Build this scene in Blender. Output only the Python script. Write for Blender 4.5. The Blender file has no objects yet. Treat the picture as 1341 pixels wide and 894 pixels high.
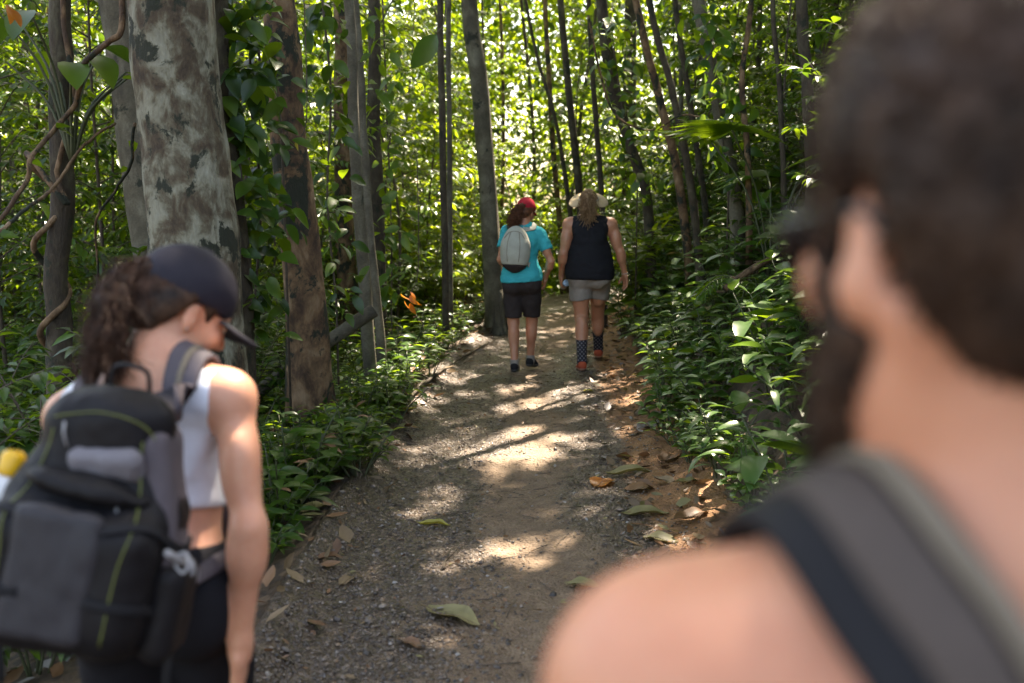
import bpy, math, random
import numpy as np
from mathutils import Vector, Matrix

# ------------------------------------------------------------------ camera, sky, sun, exposure
sc = bpy.context.scene
COL = sc.collection
CAMZ = 1.65
PITCH = math.radians(8.0)
FPX = 1341 * 35.0 / 36.0
cam_data = bpy.data.cameras.new('camera')
cam = bpy.data.objects.new('camera', cam_data)
COL.objects.link(cam)
cam.location = (0, 0, CAMZ)
cam.rotation_euler = (math.radians(90) - PITCH, 0, 0)
cam_data.lens = 35.0
cam_data.sensor_width = 36.0
cam_data.clip_start = 0.05
cam_data.clip_end = 1500
cam_data.dof.use_dof = True
cam_data.dof.focus_distance = 6.3
cam_data.dof.aperture_fstop = 2.2
sc.camera = cam

SUN_EL, SUN_AZ = 60.0, 24.0      # azimuth measured from +Y towards +X
world = bpy.data.worlds.new('World')
sc.world = world
world.use_nodes = True
wn = world.node_tree
sky = wn.nodes.new('ShaderNodeTexSky')
sky.sky_type = 'NISHITA'
sky.sun_disc = False
sky.sun_elevation = math.radians(SUN_EL)
sky.sun_rotation = math.radians(SUN_AZ)
sky.dust_density = 2.5
bg = wn.nodes['Background']
bg.inputs['Strength'].default_value = 0.12
wn.links.new(sky.outputs['Color'], bg.inputs['Color'])
sun_data = bpy.data.lights.new('sun', 'SUN')
sun_data.energy = 5.0
sun_data.angle = math.radians(0.55)
sun_data.color = (1.0, 0.975, 0.94)
sun = bpy.data.objects.new('sun', sun_data)
COL.objects.link(sun)
_e, _a = math.radians(SUN_EL), math.radians(SUN_AZ)
SUNV = np.array([math.sin(_a) * math.cos(_e), math.cos(_a) * math.cos(_e), math.sin(_e)])
sun.rotation_euler = Vector(SUNV).to_track_quat('Z', 'Y').to_euler()
sun.location = (4, 8, 30)

sc.view_settings.view_transform = 'Standard'
sc.view_settings.look = 'None'
sc.view_settings.exposure = 2.7
sc.view_settings.gamma = 1.0
sc.view_settings.use_white_balance = True
sc.view_settings.white_balance_temperature = 8200
sc.view_settings.white_balance_tint = 12
sc.render.engine = 'CYCLES'
sc.cycles.use_denoising = True
sc.cycles.max_bounces = 7
sc.cycles.diffuse_bounces = 4
sc.cycles.glossy_bounces = 2
sc.cycles.transmission_bounces = 5
sc.cycles.caustics_reflective = False
sc.cycles.caustics_refractive = False
sc.cycles.sample_clamp_indirect = 6.0

random.seed(7)
R = np.random.default_rng(11)

# ------------------------------------------------------------------ small helpers
def P(px, py, depth):
    """point seen at photo pixel (px,py) at a distance along the camera axis"""
    a = (px - 670.5) / FPX
    b = (447 - py) / FPX
    c, s = math.cos(PITCH), math.sin(PITCH)
    return np.array([depth * a, depth * (c + b * s), CAMZ + depth * (-s + b * c)])

def nrm(v):
    v = np.asarray(v, float)
    return v / np.maximum(np.linalg.norm(v, axis=-1, keepdims=True), 1e-9)

_G = np.random.default_rng(5).random(4096).astype(np.float32) * 2 - 1
def _h(ix, iy, iz):
    return _G[((ix * 73856093) ^ (iy * 19349663) ^ (iz * 83492791)) & 4095]
def vn(x, y, z=0.0):
    """value noise in [-1,1]"""
    x, y, z = np.broadcast_arrays(np.asarray(x, float), np.asarray(y, float), np.asarray(z, float))
    ix, iy, iz = np.floor(x).astype(np.int64), np.floor(y).astype(np.int64), np.floor(z).astype(np.int64)
    fx, fy, fz = x - ix, y - iy, z - iz
    fx, fy, fz = [f * f * (3 - 2 * f) for f in (fx, fy, fz)]
    def L(a, b, t): return a + (b - a) * t
    c = [_h(ix + i, iy + j, iz + k) for i in (0, 1) for j in (0, 1) for k in (0, 1)]
    a = L(L(c[0], c[1], fz), L(c[2], c[3], fz), fy)
    b = L(L(c[4], c[5], fz), L(c[6], c[7], fz), fy)
    return L(a, b, fx)
def fbm(x, y, z=0.0, o=3):
    r, a, f = 0, 1.0, 1.0
    for i in range(o):
        r = r + a * vn(np.asarray(x) * f + 17 * i, np.asarray(y) * f + 5 * i, np.asarray(z) * f)
        a *= 0.5; f *= 2.03
    return r / 1.75

def mk_mesh(name, V, faces, smooth=False, attrs=None, mats=(), midx=None):
    """faces: list of int arrays (n,k)"""
    me = bpy.data.meshes.new(name)
    V = np.asarray(V, np.float32)
    me.vertices.add(len(V))
    me.vertices.foreach_set('co', V.ravel())
    faces = [np.asarray(f, np.int32) for f in faces if len(f)]
    loops = np.concatenate([f.ravel() for f in faces])
    cnt = np.concatenate([np.full(len(f), f.shape[1], np.int32) for f in faces])
    st = np.concatenate([[0], np.cumsum(cnt)[:-1]]).astype(np.int32)
    me.loops.add(len(loops))
    me.loops.foreach_set('vertex_index', loops)
    me.polygons.add(len(cnt))
    me.polygons.foreach_set('loop_start', st)
    me.polygons.foreach_set('loop_total', cnt)
    if smooth:
        me.polygons.foreach_set('use_smooth', np.ones(len(cnt), bool))
    for m in mats: me.materials.append(m)
    if midx is not None:
        me.polygons.foreach_set('material_index', np.asarray(midx, np.int32))
    me.update(calc_edges=True)
    for k, (dom, arr) in (attrs or {}).items():
        at = me.attributes.new(k, 'FLOAT', dom)
        at.data.foreach_set('value', np.asarray(arr, np.float32))
    me.validate()
    return me

def link(name, me, parent=None, mat=None, loc=None):
    o = bpy.data.objects.new(name, me)
    COL.objects.link(o)
    if mat is not None and len(me.materials) == 0: me.materials.append(mat)
    if parent is not None: o.parent = parent
    if loc is not None: o.location = loc
    return o

def tag(o, label, cat, group=None, kind=None):
    if label: o['label'] = label
    if cat: o['category'] = cat
    if group: o['group'] = group
    if kind: o['kind'] = kind
    return o

def empty(name, loc, label=None, cat=None, group=None, rz=0.0, scale=1.0):
    o = bpy.data.objects.new(name, None)
    COL.objects.link(o)
    o.location = loc
    o.rotation_euler = (0, 0, rz)
    o.scale = (scale,) * 3
    o.empty_display_size = 0.1
    return tag(o, label, cat, group)

class MB:
    """collects vertices and faces of one mesh"""
    def __init__(s): s.v, s.f, s.m, s.n = [], [], [], 0
    def add(s, V, F, m=0):
        V = np.asarray(V, float).reshape(-1, 3)
        s.v.append(V)
        for f in (F if isinstance(F, list) else [F]):
            f = np.asarray(f, int)
            if len(f): s.f.append(f + s.n); s.m.append(np.full(len(f), m))
        s.n += len(V)
    def tube(s, pts, rad, n=8, m=0, rough=0.0, flat=1.0, seed=0.0, cap=True):
        V, F = tube(pts, rad, n, rough, flat, seed, cap)
        s.add(V, F, m)
    def build(s, name, mats, parent=None, smooth=True, loc=None, org=(0, 0, 0)):
        mats = mats if isinstance(mats, (list, tuple)) else [mats]
        # sort faces by size so mk_mesh keeps material order
        me = mk_mesh(name, np.concatenate(s.v) - np.asarray(org, float), s.f, smooth, None, mats, np.concatenate(s.m))
        return link(name, me, parent, None, loc)

def spline(pts, n):
    """Catmull-Rom through pts, n samples"""
    p = np.asarray(pts, float)
    if len(p) == 2: return p[0] + (p[1] - p[0]) * np.linspace(0, 1, n)[:, None]
    q = np.vstack([2 * p[0] - p[1], p, 2 * p[-1] - p[-2]])
    t = np.linspace(0, len(p) - 1 - 1e-6, n)
    i = t.astype(int); u = (t - i)[:, None]
    a, b, c, d = q[i], q[i + 1], q[i + 2], q[i + 3]
    return 0.5 * (2 * b + (c - a) * u + (2 * a - 5 * b + 4 * c - d) * u**2 + (3 * b - a - 3 * c + d) * u**3)

def frames(p):
    t = nrm(np.gradient(p, axis=0))
    u = np.zeros_like(p)
    ref = np.array([0, 0, 1.0]) if abs(t[0, 2]) < 0.9 else np.array([1.0, 0, 0])
    u0 = nrm(np.cross(t[0], ref))
    for i in range(len(p)):
        u0 = nrm(u0 - t[i] * np.dot(u0, t[i])); u[i] = u0
    return t, u, np.cross(t, u)

def tube(pts, rad, n=8, rough=0.0, flat=1.0, seed=0.0, cap=True):
    p = np.asarray(pts, float)
    rad = np.broadcast_to(np.asarray(rad, float), (len(p),))
    t, u, w = frames(p)
    a = np.linspace(0, 2 * np.pi, n, endpoint=False)
    rr = np.repeat(rad[:, None], n, 1)
    if rough:
        rr = rr * (1 + rough * fbm(np.cos(a)[None] * 1.6 + seed, np.sin(a)[None] * 1.6 + seed * 2, np.linspace(0, len(p) * 0.35, len(p))[:, None]))
    V = p[:, None] + rr[..., None] * (np.cos(a)[None, :, None] * u[:, None] + flat * np.sin(a)[None, :, None] * w[:, None])
    V = V.reshape(-1, 3)
    i = np.arange(len(p) - 1)[:, None] * n; j = np.arange(n)[None]; k = (j + 1) % n
    F = np.stack([i + j, i + k, i + n + k, i + n + j], -1).reshape(-1, 4)
    out = [F]
    if cap:
        V = np.vstack([V, p[0], p[-1]])
        c0, c1 = len(V) - 2, len(V) - 1
        j = np.arange(n); k = (j + 1) % n; b = (len(p) - 1) * n
        out.append(np.stack([k, j, np.full(n, c0)], -1)); out.append(np.stack([b + j, b + k, np.full(n, c1)], -1))
    return V, out

# ------------------------------------------------------------------ materials
def new_mat(name):
    m = bpy.data.materials.new(name); m.use_nodes = True
    nt = m.node_tree
    return m, nt, nt.nodes['Principled BSDF']
def N(nt, typ, **kw):
    n = nt.nodes.new(typ)
    for k, v in kw.items():
        if k in n.inputs: n.inputs[k].default_value = v
        else: setattr(n, k, v)
    return n
def ramp(nt, fac, stops, interp='LINEAR'):
    r = nt.nodes.new('ShaderNodeValToRGB'); e = r.color_ramp.elements
    r.color_ramp.interpolation = interp
    while len(e) < len(stops): e.new(0.5)
    for el, (p, c) in zip(e, stops):
        el.position = p; el.color = (*c, 1) if len(c) == 3 else c
    nt.links.new(fac, r.inputs['Fac'])
    return r.outputs['Color']
def mix(nt, fac, a, b, blend='MIX'):
    n = nt.nodes.new('ShaderNodeMix'); n.data_type = 'RGBA'; n.blend_type = blend
    for s, v in ((n.inputs[0], fac), (n.inputs[6], a), (n.inputs[7], b)):
        if hasattr(v, 'links') or hasattr(v, 'is_output'): nt.links.new(v, s)
        elif isinstance(v, (int, float)): s.default_value = v
        else: s.default_value = (*v, 1)
    return n.outputs[2]
def coords(nt, kind='Object', scale=(1, 1, 1)):
    tc = nt.nodes.new('ShaderNodeTexCoord'); mp = nt.nodes.new('ShaderNodeMapping')
    mp.inputs['Scale'].default_value = scale
    nt.links.new(tc.outputs[kind], mp.inputs['Vector'])
    return mp.outputs['Vector']
def noise(nt, vec, scale, detail=4, rough=0.55, dist=0.0):
    n = N(nt, 'ShaderNodeTexNoise', Scale=scale, Detail=detail, Roughness=rough, Distortion=dist)
    nt.links.new(vec, n.inputs['Vector'])
    return n.outputs['Fac']
def bump(nt, bsdf, height, strength=0.3, dist=0.01):
    b = N(nt, 'ShaderNodeBump', Strength=strength, Distance=dist)
    nt.links.new(height, b.inputs['Height']); nt.links.new(b.outputs['Normal'], bsdf.inputs['Normal'])
def attr(nt, name):
    a = nt.nodes.new('ShaderNodeAttribute'); a.attribute_name = name
    return a.outputs['Fac']

def simple(name, col, rough=0.6, var=0.12, scale=30, bmp=0.15, spec=0.5, metal=0.0, dist=0.002, sheen=0.0):
    m, nt, b = new_mat(name)
    v = coords(nt)
    f = noise(nt, v, scale, 4)
    lo = tuple(c * (1 - var) for c in col); hi = tuple(min(1, c * (1 + var)) for c in col)
    nt.links.new(ramp(nt, f, [(0.3, lo), (0.7, hi)]), b.inputs['Base Color'])
    b.inputs['Roughness'].default_value = rough
    b.inputs['Specular IOR Level'].default_value = spec
    b.inputs['Metallic'].default_value = metal
    b.inputs['Sheen Weight'].default_value = sheen
    if bmp: bump(nt, b, f, bmp, dist)
    return m

def leaf_mat(name, dark, light, trans, tw=0.42, rough=0.38, spec=0.5):
    m, nt, b = new_mat(name)
    oi = nt.nodes.new('ShaderNodeObjectInfo')
    add = N(nt, 'ShaderNodeMath', operation='MULTIPLY_ADD')
    nt.links.new(oi.outputs['Random'], add.inputs[0]); add.inputs[1].default_value = 0.45
    rn = attr(nt, 'rnd')
    m2 = N(nt, 'ShaderNodeMath', operation='MULTIPLY'); m2.inputs[1].default_value = 0.6
    nt.links.new(rn, m2.inputs[0]); nt.links.new(m2.outputs[0], add.inputs[2])
    base = ramp(nt, add.outputs[0], [(0.05, dark), (0.75, light), (1.0, tuple(c * 1.25 for c in light))])
    n = noise(nt, coords(nt), 14, 3)
    base = mix(nt, 0.35, base, ramp(nt, n, [(0.3, tuple(c * 0.6 for c in dark)), (0.75, tuple(c * 1.2 for c in light))]))
    nt.links.new(base, b.inputs['Base Color'])
    b.inputs['Roughness'].default_value = rough
    b.inputs['Specular IOR Level'].default_value = spec
    tr = N(nt, 'ShaderNodeBsdfTranslucent')
    tc = ramp(nt, add.outputs[0], [(0.0, tuple(c * 0.6 for c in trans)), (1.0, trans)])
    nt.links.new(tc, tr.inputs['Color'])
    mx = nt.nodes.new('ShaderNodeMixShader'); mx.inputs[0].default_value = tw
    nt.links.new(b.outputs[0], mx.inputs[1]); nt.links.new(tr.outputs[0], mx.inputs[2])
    nt.links.new(mx.outputs[0], nt.nodes['Material Output'].inputs['Surface'])
    return m

def bark(name, stops, scale=4.0, moss=0.0, stretch=0.25, bmp=0.5, patch=3.0):
    m, nt, b = new_mat(name)
    v = coords(nt, 'Object', (1, 1, stretch))
    v2 = coords(nt, 'Object', (1, 1, 0.7))
    f = noise(nt, v2, patch, 6, 0.62, 0.4)
    col = ramp(nt, f, stops)
    fine = noise(nt, v, scale * 9, 5, 0.65)
    col = mix(nt, 0.5, col, ramp(nt, fine, [(0.25, (0.25,) * 3), (0.7, (1.1,) * 3)]), 'MULTIPLY')
    if moss:
        mo = noise(nt, v2, patch * 0.6, 6, 0.68, 0.3)
        mk = ramp(nt, mo, [(0.62 - moss * 0.2, (0, 0, 0)), (0.66 - moss * 0.2, (1, 1, 1))])
        col = mix(nt, mk, col, (0.016, 0.019, 0.009))
    nt.links.new(col, b.inputs['Base Color'])
    b.inputs['Roughness'].default_value = 0.85
    hb = mix(nt, .5, fine, f)
    bump(nt, b, hb, bmp, 0.035)
    return m

M = {}
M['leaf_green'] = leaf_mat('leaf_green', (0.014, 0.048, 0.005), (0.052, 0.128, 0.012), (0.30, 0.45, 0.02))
M['leaf_bright'] = leaf_mat('leaf_bright', (0.035, 0.085, 0.008), (0.095, 0.175, 0.016), (0.42, 0.54, 0.025), 0.47)  # lighter copy of the leaf green, sunlit tone put into the colour
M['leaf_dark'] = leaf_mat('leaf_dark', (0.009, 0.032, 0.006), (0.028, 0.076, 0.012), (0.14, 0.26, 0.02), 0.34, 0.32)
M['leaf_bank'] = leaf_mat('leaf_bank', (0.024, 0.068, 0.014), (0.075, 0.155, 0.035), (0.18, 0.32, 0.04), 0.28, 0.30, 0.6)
M['leaf_yellow'] = leaf_mat('leaf_yellow', (0.30, 0.24, 0.03), (0.42, 0.36, 0.06), (0.6, 0.5, 0.05), 0.3)
M['leaf_orange'] = leaf_mat('leaf_orange', (0.35, 0.10, 0.015), (0.48, 0.17, 0.02), (0.7, 0.25, 0.02), 0.45)
M['leaf_dry'] = leaf_mat('leaf_dry', (0.09, 0.055, 0.028), (0.21, 0.14, 0.075), (0.16, 0.10, 0.04), 0.12, 0.55)
M['leaf_olive'] = leaf_mat('leaf_olive', (0.12, 0.105, 0.04), (0.24, 0.205, 0.085), (0.26, 0.22, 0.05), 0.15, 0.5)
M['leaf_brown'] = leaf_mat('leaf_brown', (0.10, 0.045, 0.022), (0.22, 0.11, 0.05), (0.2, 0.10, 0.04), 0.12, 0.5)
M['leaf_grey'] = leaf_mat('leaf_grey', (0.16, 0.14, 0.13), (0.28, 0.25, 0.23), (0.16, 0.12, 0.08), 0.1, 0.5)
M['stem'] = simple('stem', (0.05, 0.06, 0.025), 0.6)
M['twig'] = simple('twig', (0.075, 0.055, 0.038), 0.8, 0.3)
M['bark_pale'] = bark('bark_pale', [(0.28, (0.035, 0.022, 0.012)), (0.42, (0.085, 0.058, 0.032)), (0.49, (0.135, 0.115, 0.072)), (0.56, (0.23, 0.215, 0.15)), (0.75, (0.33, 0.325, 0.25))], 5, 0.40, 0.35, 0.9, 8.5)
M['bark_brown'] = bark('bark_brown', [(0.30, (0.025, 0.014, 0.008)), (0.44, (0.095, 0.05, 0.024)), (0.54, (0.20, 0.115, 0.055)), (0.75, (0.36, 0.24, 0.14))], 5, 0.45, 0.3, 1.0, 7)
M['bark_dark'] = bark('bark_dark', [(0.28, (0.022, 0.015, 0.009)), (0.5, (0.06, 0.043, 0.025)), (0.62, (0.085, 0.072, 0.04)), (0.75, (0.15, 0.125, 0.08))], 5, 0.3, 0.35, 0.9, 8.0)
M['bark_grey'] = bark('bark_grey', [(0.28, (0.04, 0.032, 0.02)), (0.5, (0.11, 0.095, 0.062)), (0.75, (0.23, 0.21, 0.15))], 6, 0.1, 1.6, 0.4, 5)

# ------------------------------------------------------------------ ground
def cx(y):
    y = np.asarray(y, float)
    t = np.clip(y - 4, 0, 14)
    return -0.03 + 0.0062 * t * t + np.clip(y - 18, 0, None) * 0.6 + 0.05 * np.clip(y - 13, 0, 5) ** 2
def hw(y):
    return 0.82 - 0.016 * np.clip(np.asarray(y, float) - 6, 0, 14)
def sp(x, k):
    return np.logaddexp(0, np.asarray(x) / k) * k
def gh(x, y, rough=True):
    x, y = np.broadcast_arrays(np.asarray(x, float), np.asarray(y, float))
    d = x - cx(y); w = hw(y)
    r, l = d - w, -d - w
    z = 0.10 * sp(r - 0.05, 0.05) + 0.95 * sp(r - 0.40, 0.10) - 0.50 * sp(r - 2.6, 0.5) - 0.35 * sp(r - 9, 1.5)
    z = z + 0.10 * np.exp(-((l - 0.12) / 0.16) ** 2) - 0.22 * sp(l - 0.45, 0.15) + 0.18 * sp(l - 3.2, 0.6)
    if rough:
        off = np.clip(np.maximum(r, l) / 0.5, 0, 1)
        z = z + (0.02 + 0.11 * off) * fbm(x * 0.8, y * 0.8, 3.3) + off * 0.035 * fbm(x * 3.1, y * 3.1, 1.0)
        z = z + (1 - off) * 0.012 * vn(x * 2.2, y * 1.4, 9.0)
    return z
def gpix(px, py):
    """ground point seen at a photo pixel"""
    a = P(px, py, 1.0) - np.array([0, 0, CAMZ])
    for t in np.arange(1.5, 60, 0.02):
        q = np.array([0, 0, CAMZ]) + a * t
        if q[2] <= gh(q[0], q[1]): return q
    return q
def axis(lo, hi, step, far, g=1.22):
    c = np.arange(lo, hi + 1e-6, step); s = step
    L, H = [], []
    a, b = lo, hi
    while b < hi + far: s *= g; b += s; H.append(b); a -= s; L.append(a)
    return np.concatenate([L[::-1], c, H])
def grid_mesh(X, Y, Z):
    V = np.stack([X, Y, Z], -1).reshape(-1, 3)
    ny, nx = X.shape
    i = np.arange(ny - 1)[:, None] * nx; j = np.arange(nx - 1)[None]
    F = np.stack([i + j, i + j + 1, i + nx + j + 1, i + nx + j], -1).reshape(-1, 4)
    return V, F

xs, ys = axis(-6, 8, 0.12, 400), axis(-1, 22, 0.12, 400)
X, Y = np.meshgrid(xs, ys)
Z = gh(X, Y)
d = np.abs(X - cx(Y)) - hw(Y)
Z = Z - 0.06 * np.clip(-d / 0.1 + 1.0, 0, 1) * (Y < 30)
V, F = grid_mesh(X, Y, Z)
m, nt, b = new_mat('forest_floor')
v = coords(nt)
n1 = noise(nt, v, 1.3, 5); n2 = noise(nt, v, 22, 5, 0.7)
vo = N(nt, 'ShaderNodeTexVoronoi', Scale=18.0); nt.links.new(v, vo.inputs['Vector'])
c = ramp(nt, n1, [(0.3, (0.028, 0.017, 0.010)), (0.55, (0.06, 0.036, 0.02)), (0.75, (0.10, 0.055, 0.026))])
c = mix(nt, 0.55, c, ramp(nt, vo.outputs['Color'], [(0.2, (0.02, 0.012, 0.008)), (0.6, (0.09, 0.055, 0.03)), (0.95, (0.16, 0.10, 0.055))]))
nt.links.new(c, b.inputs['Base Color']); b.inputs['Roughness'].default_value = 0.8
bump(nt, b, n2, 0.8, 0.03)
tag(link('ground', mk_mesh('ground', V, [F], True), mat=m), 'brown forest floor under the plants', None, kind='structure')

# path: fine strip
yv = np.concatenate([np.arange(-1, 2.6, 0.12), np.arange(2.6, 9, 0.024), np.arange(9, 15, 0.05), np.arange(15, 30, 0.14)])
uv = np.linspace(-1, 1, 110)
U, Yp = np.meshgrid(uv, yv)
Xp = cx(Yp) + np.where(U < 0, U * (hw(Yp) + 0.16), U * (hw(Yp) + 0.42))
dp = Xp - cx(Yp)
edge = np.clip((1 - np.abs(U)) / 0.10, 0, 1)
fine = 0.012 * fbm(Xp * 5, Yp * 4, 2.0) + 0.010 * fbm(Xp * 17, Yp * 17, 4.0) + 0.006 * vn(Xp * 38, Yp * 38, 6.0)
lump = np.clip((dp - hw(Yp) + 0.05) / 0.15, 0, 1) * 0.05 * np.abs(fbm(Xp * 6, Yp * 6, 8.0))
rut = -0.02 * np.exp(-((dp - 0.05) / 0.28) ** 2)
Zp = gh(Xp, Yp) + fine + lump + rut + 0.012 - 0.09 * (1 - edge) ** 2
clay = 1.0 * np.exp(-((dp - 0.12 - 0.12 * vn(Yp * 0.7, 3.0)) / 0.33) ** 2) + 1.25 * np.clip((dp - hw(Yp) + 0.22) / 0.22, 0, 1) \
    + 0.5 * np.exp(-((Yp - 3.4) / 0.9) ** 2) * np.exp(-((dp + 0.05) / 0.6) ** 2)
clay = clay + 0.55 * fbm(Xp * 2.6, Yp * 2.0, 5.0) - 0.25 * np.clip((Yp - 4.8) / 3, 0, 1) + 0.25 * np.clip((Yp - 9.5) / 2, 0, 1)
V, F = grid_mesh(Xp, Yp, Zp)
m, nt, b = new_mat('gravel_and_clay')
v = coords(nt)
vo = N(nt, 'ShaderNodeTexVoronoi', Scale=62.0); nt.links.new(v, vo.inputs['Vector'])
vo2 = N(nt, 'ShaderNodeTexVoronoi', Scale=26.0); nt.links.new(v, vo2.inputs['Vector'])
bw = nt.nodes.new('ShaderNodeRGBToBW'); nt.links.new(vo.outputs['Color'], bw.inputs[0])
grav = ramp(nt, bw.outputs[0], [(0.2, (0.016, 0.010, 0.006)), (0.5, (0.062, 0.041, 0.027)), (0.8, (0.165, 0.118, 0.082))])
grav = mix(nt, 0.5, grav, ramp(nt, noise(nt, v, 9, 5, 0.7), [(0.3, (0.020, 0.013, 0.008)), (0.7, (0.095, 0.062, 0.04))]))
cl = ramp(nt, noise(nt, v, 7, 6, 0.65), [(0.25, (0.075, 0.045, 0.025)), (0.5, (0.155, 0.099, 0.057)), (0.75, (0.27, 0.187, 0.118))])
cl = mix(nt, 0.4, cl, ramp(nt, noise(nt, v, 60, 3, 0.7), [(0.35, (0.085, 0.055, 0.035)), (0.65, (0.25, 0.17, 0.105))]))
og = ramp(nt, noise(nt, v, 9, 6, 0.65), [(0.25, (0.10, 0.045, 0.018)), (0.5, (0.23, 0.108, 0.04)), (0.75, (0.34, 0.18, 0.075))])
cl = mix(nt, attr(nt, 'orange'), cl, og)
ca = N(nt, 'ShaderNodeMath', operation='ADD'); nt.links.new(attr(nt, 'clay'), ca.inputs[0])
cn = N(nt, 'ShaderNodeMath', operation='MULTIPLY_ADD'); nt.links.new(noise(nt, v, 30, 4, 0.7), cn.inputs[0]); cn.inputs[1].default_value = 1.0; cn.inputs[2].default_value = -0.5
nt.links.new(cn.outputs[0], ca.inputs[1])
msk = ramp(nt, ca.outputs[0], [(0.34, (0, 0, 0)), (0.72, (1, 1, 1))])
nt.links.new(mix(nt, msk, grav, cl), b.inputs['Base Color'])
nt.links.new(ramp(nt, msk, [(0, (0.34,) * 3), (1, (0.75,) * 3)]), b.inputs['Roughness'])
hm = mix(nt, 0.5, ramp(nt, vo.outputs['Distance'], [(0.0, (1, 1, 1)), (0.7, (0, 0, 0))]), noise(nt, v, 45, 4, 0.7))
bump(nt, b, hm, 0.9, 0.02)
tag(link('path', mk_mesh('path', V, [F], True, {'clay': ('POINT', clay.ravel()), 'orange': ('POINT', np.clip((dp - hw(Yp) + .25) / .25 + .5 * fbm(Xp * 3, Yp * 3, 1.0), 0, 1).ravel())}), mat=m), 'gravel and orange clay walking path', None, kind='structure')
# ------------------------------------------------------------------ foliage engine
def _tpl(kind):
    if kind == 'hi':
        T = [0, .12, .3, .5, .7, .87, 1.0]; Wd = [0.02, .55, .95, 1.0, .78, .42, 0.0]
        V, F = [], []
        for t, w in zip(T, Wd):
            V += [(t, -w, .10 * w), (t, 0, 0), (t, w, .10 * w)]
        for i in range(6):
            a = i * 3
            F += [(a, a + 1, a + 4, a + 3), (a + 1, a + 2, a + 5, a + 4)]
        return np.array(V), np.array(F)
    if kind == 'mid':
        V = [(0, 0, 0), (.33, -.95, .1), (.33, 0, 0), (.33, .95, .1), (.68, -.7, .08), (.68, 0, 0), (.68, .7, .08), (1, 0, 0)]
        F = [(0, 2, 1, 1), (0, 3, 2, 2), (1, 2, 5, 4), (2, 3, 6, 5), (4, 5, 7, 7), (5, 6, 7, 7)]
        return np.array(V), np.array(F)
    V = [(0, 0, 0), (.45, -1, .12), (1, 0, 0), (.45, 1, .12)]
    return np.array(V), np.array([(0, 2, 1, 1), (0, 3, 2, 2)])

class Leaves:
    def __init__(s): s.b, s.d, s.u, s.L, s.W, s.dr = [], [], [], [], [], []
    def add(s, b, d, u, L, W, droop=0.25):
        b = np.atleast_2d(b); n = len(b)
        s.b.append(b); s.d.append(np.broadcast_to(d, (n, 3))); s.u.append(np.broadcast_to(u, (n, 3)))
        s.L.append(np.broadcast_to(L, n)); s.W.append(np.broadcast_to(W, n)); s.dr.append(np.broadcast_to(droop, n))
    def arrays(s):
        return [np.concatenate(x) for x in (s.b, s.d, s.u, s.L, s.W, s.dr)]
    def mesh(s, name, kind, mats, mprob=None, rng=None, keep=None):
        rng = rng or R
        b, d, u, L, W, dr = s.arrays()
        if keep is not None: b, d, u, L, W, dr = [x[keep] for x in (b, d, u, L, W, dr)]
        n = len(b)
        d = nrm(d); sd = nrm(np.cross(d, u)); nm = np.cross(sd, d)
        T, F = _tpl(kind)
        t, w, z = T[:, 0], T[:, 1], T[:, 2]
        zz = z[None] * W[:, None] * 1.4 - (dr * L)[:, None] * (t * t)[None]
        V = b[:, None] + (t[None] * L[:, None])[..., None] * d[:, None] + (w[None] * W[:, None] * .5)[..., None] * sd[:, None] + zz[..., None] * nm[:, None]
        k = len(T)
        FF = F[None] + (np.arange(n) * k)[:, None, None]
        rnd = rng.random(n)
        mats = mats if isinstance(mats, (list, tuple)) else [mats]
        mi = rng.choice(len(mats), n, p=mprob) if len(mats) > 1 else np.zeros(n, int)
        quads = F[:, 2] != F[:, 3]
        fl, rr, mm = [], [], []
        for sel, cols in ((~quads, [0, 1, 2]), (quads, [0, 1, 2, 3])):
            if sel.any():
                f = FF[:, sel][:, :, cols].reshape(-1, len(cols)); fl.append(f)
                rr.append(np.repeat(rnd, sel.sum())); mm.append(np.repeat(mi, sel.sum()))
        return mk_mesh(name, V.reshape(-1, 3), fl, kind != 'lo', {'rnd': ('FACE', np.concatenate(rr))}, mats, np.concatenate(mm))

UP = np.array([0, 0, 1.0])
def rdir(rng, n, zmin=-1, zmax=1):
    a = rng.random(n) * 2 * np.pi; z = rng.uniform(zmin, zmax, n); r = np.sqrt(np.maximum(0, 1 - z * z))
    return np.stack([r * np.cos(a), r * np.sin(a), z], -1)

def spray(lv, path, L, asp, gap, rng, droop=0.25, start=0.15, jit=0.35, fall=0.25, both=True):
    """distichous leaves along a twig"""
    seg = np.linalg.norm(np.diff(path, axis=0), axis=1); s = np.concatenate([[0], np.cumsum(seg)])
    q = np.arange(start * s[-1], s[-1] * 1.001, gap)
    if len(q) == 0: return
    q = np.clip(q + rng.normal(0, gap * .2, len(q)), 0, s[-1])
    pos = np.stack([np.interp(q, s, path[:, i]) for i in range(3)], -1)
    tg = np.gradient(path, axis=0); t = nrm(np.stack([np.interp(q, s, tg[:, i]) for i in range(3)], -1))
    sd = nrm(np.cross(t, UP) + 1e-4)
    sg = np.where(np.arange(len(q)) % 2 == 0, 1.0, -1.0)[:, None]
    for sgn in ([sg, -sg] if both else [sg]):
        dd = nrm(t * .55 + sd * sgn + rng.normal(0, jit * .5, t.shape) - UP * fall)
        uu = nrm(UP + rng.normal(0, jit, t.shape))
        lf = rng.uniform(.65, 1.15, len(q)) * L
        lv.add(pos, dd, uu, lf, lf * asp, droop)
    lv.add(pos[-1:], t[-1:], UP, L, L * asp, droop)

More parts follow.
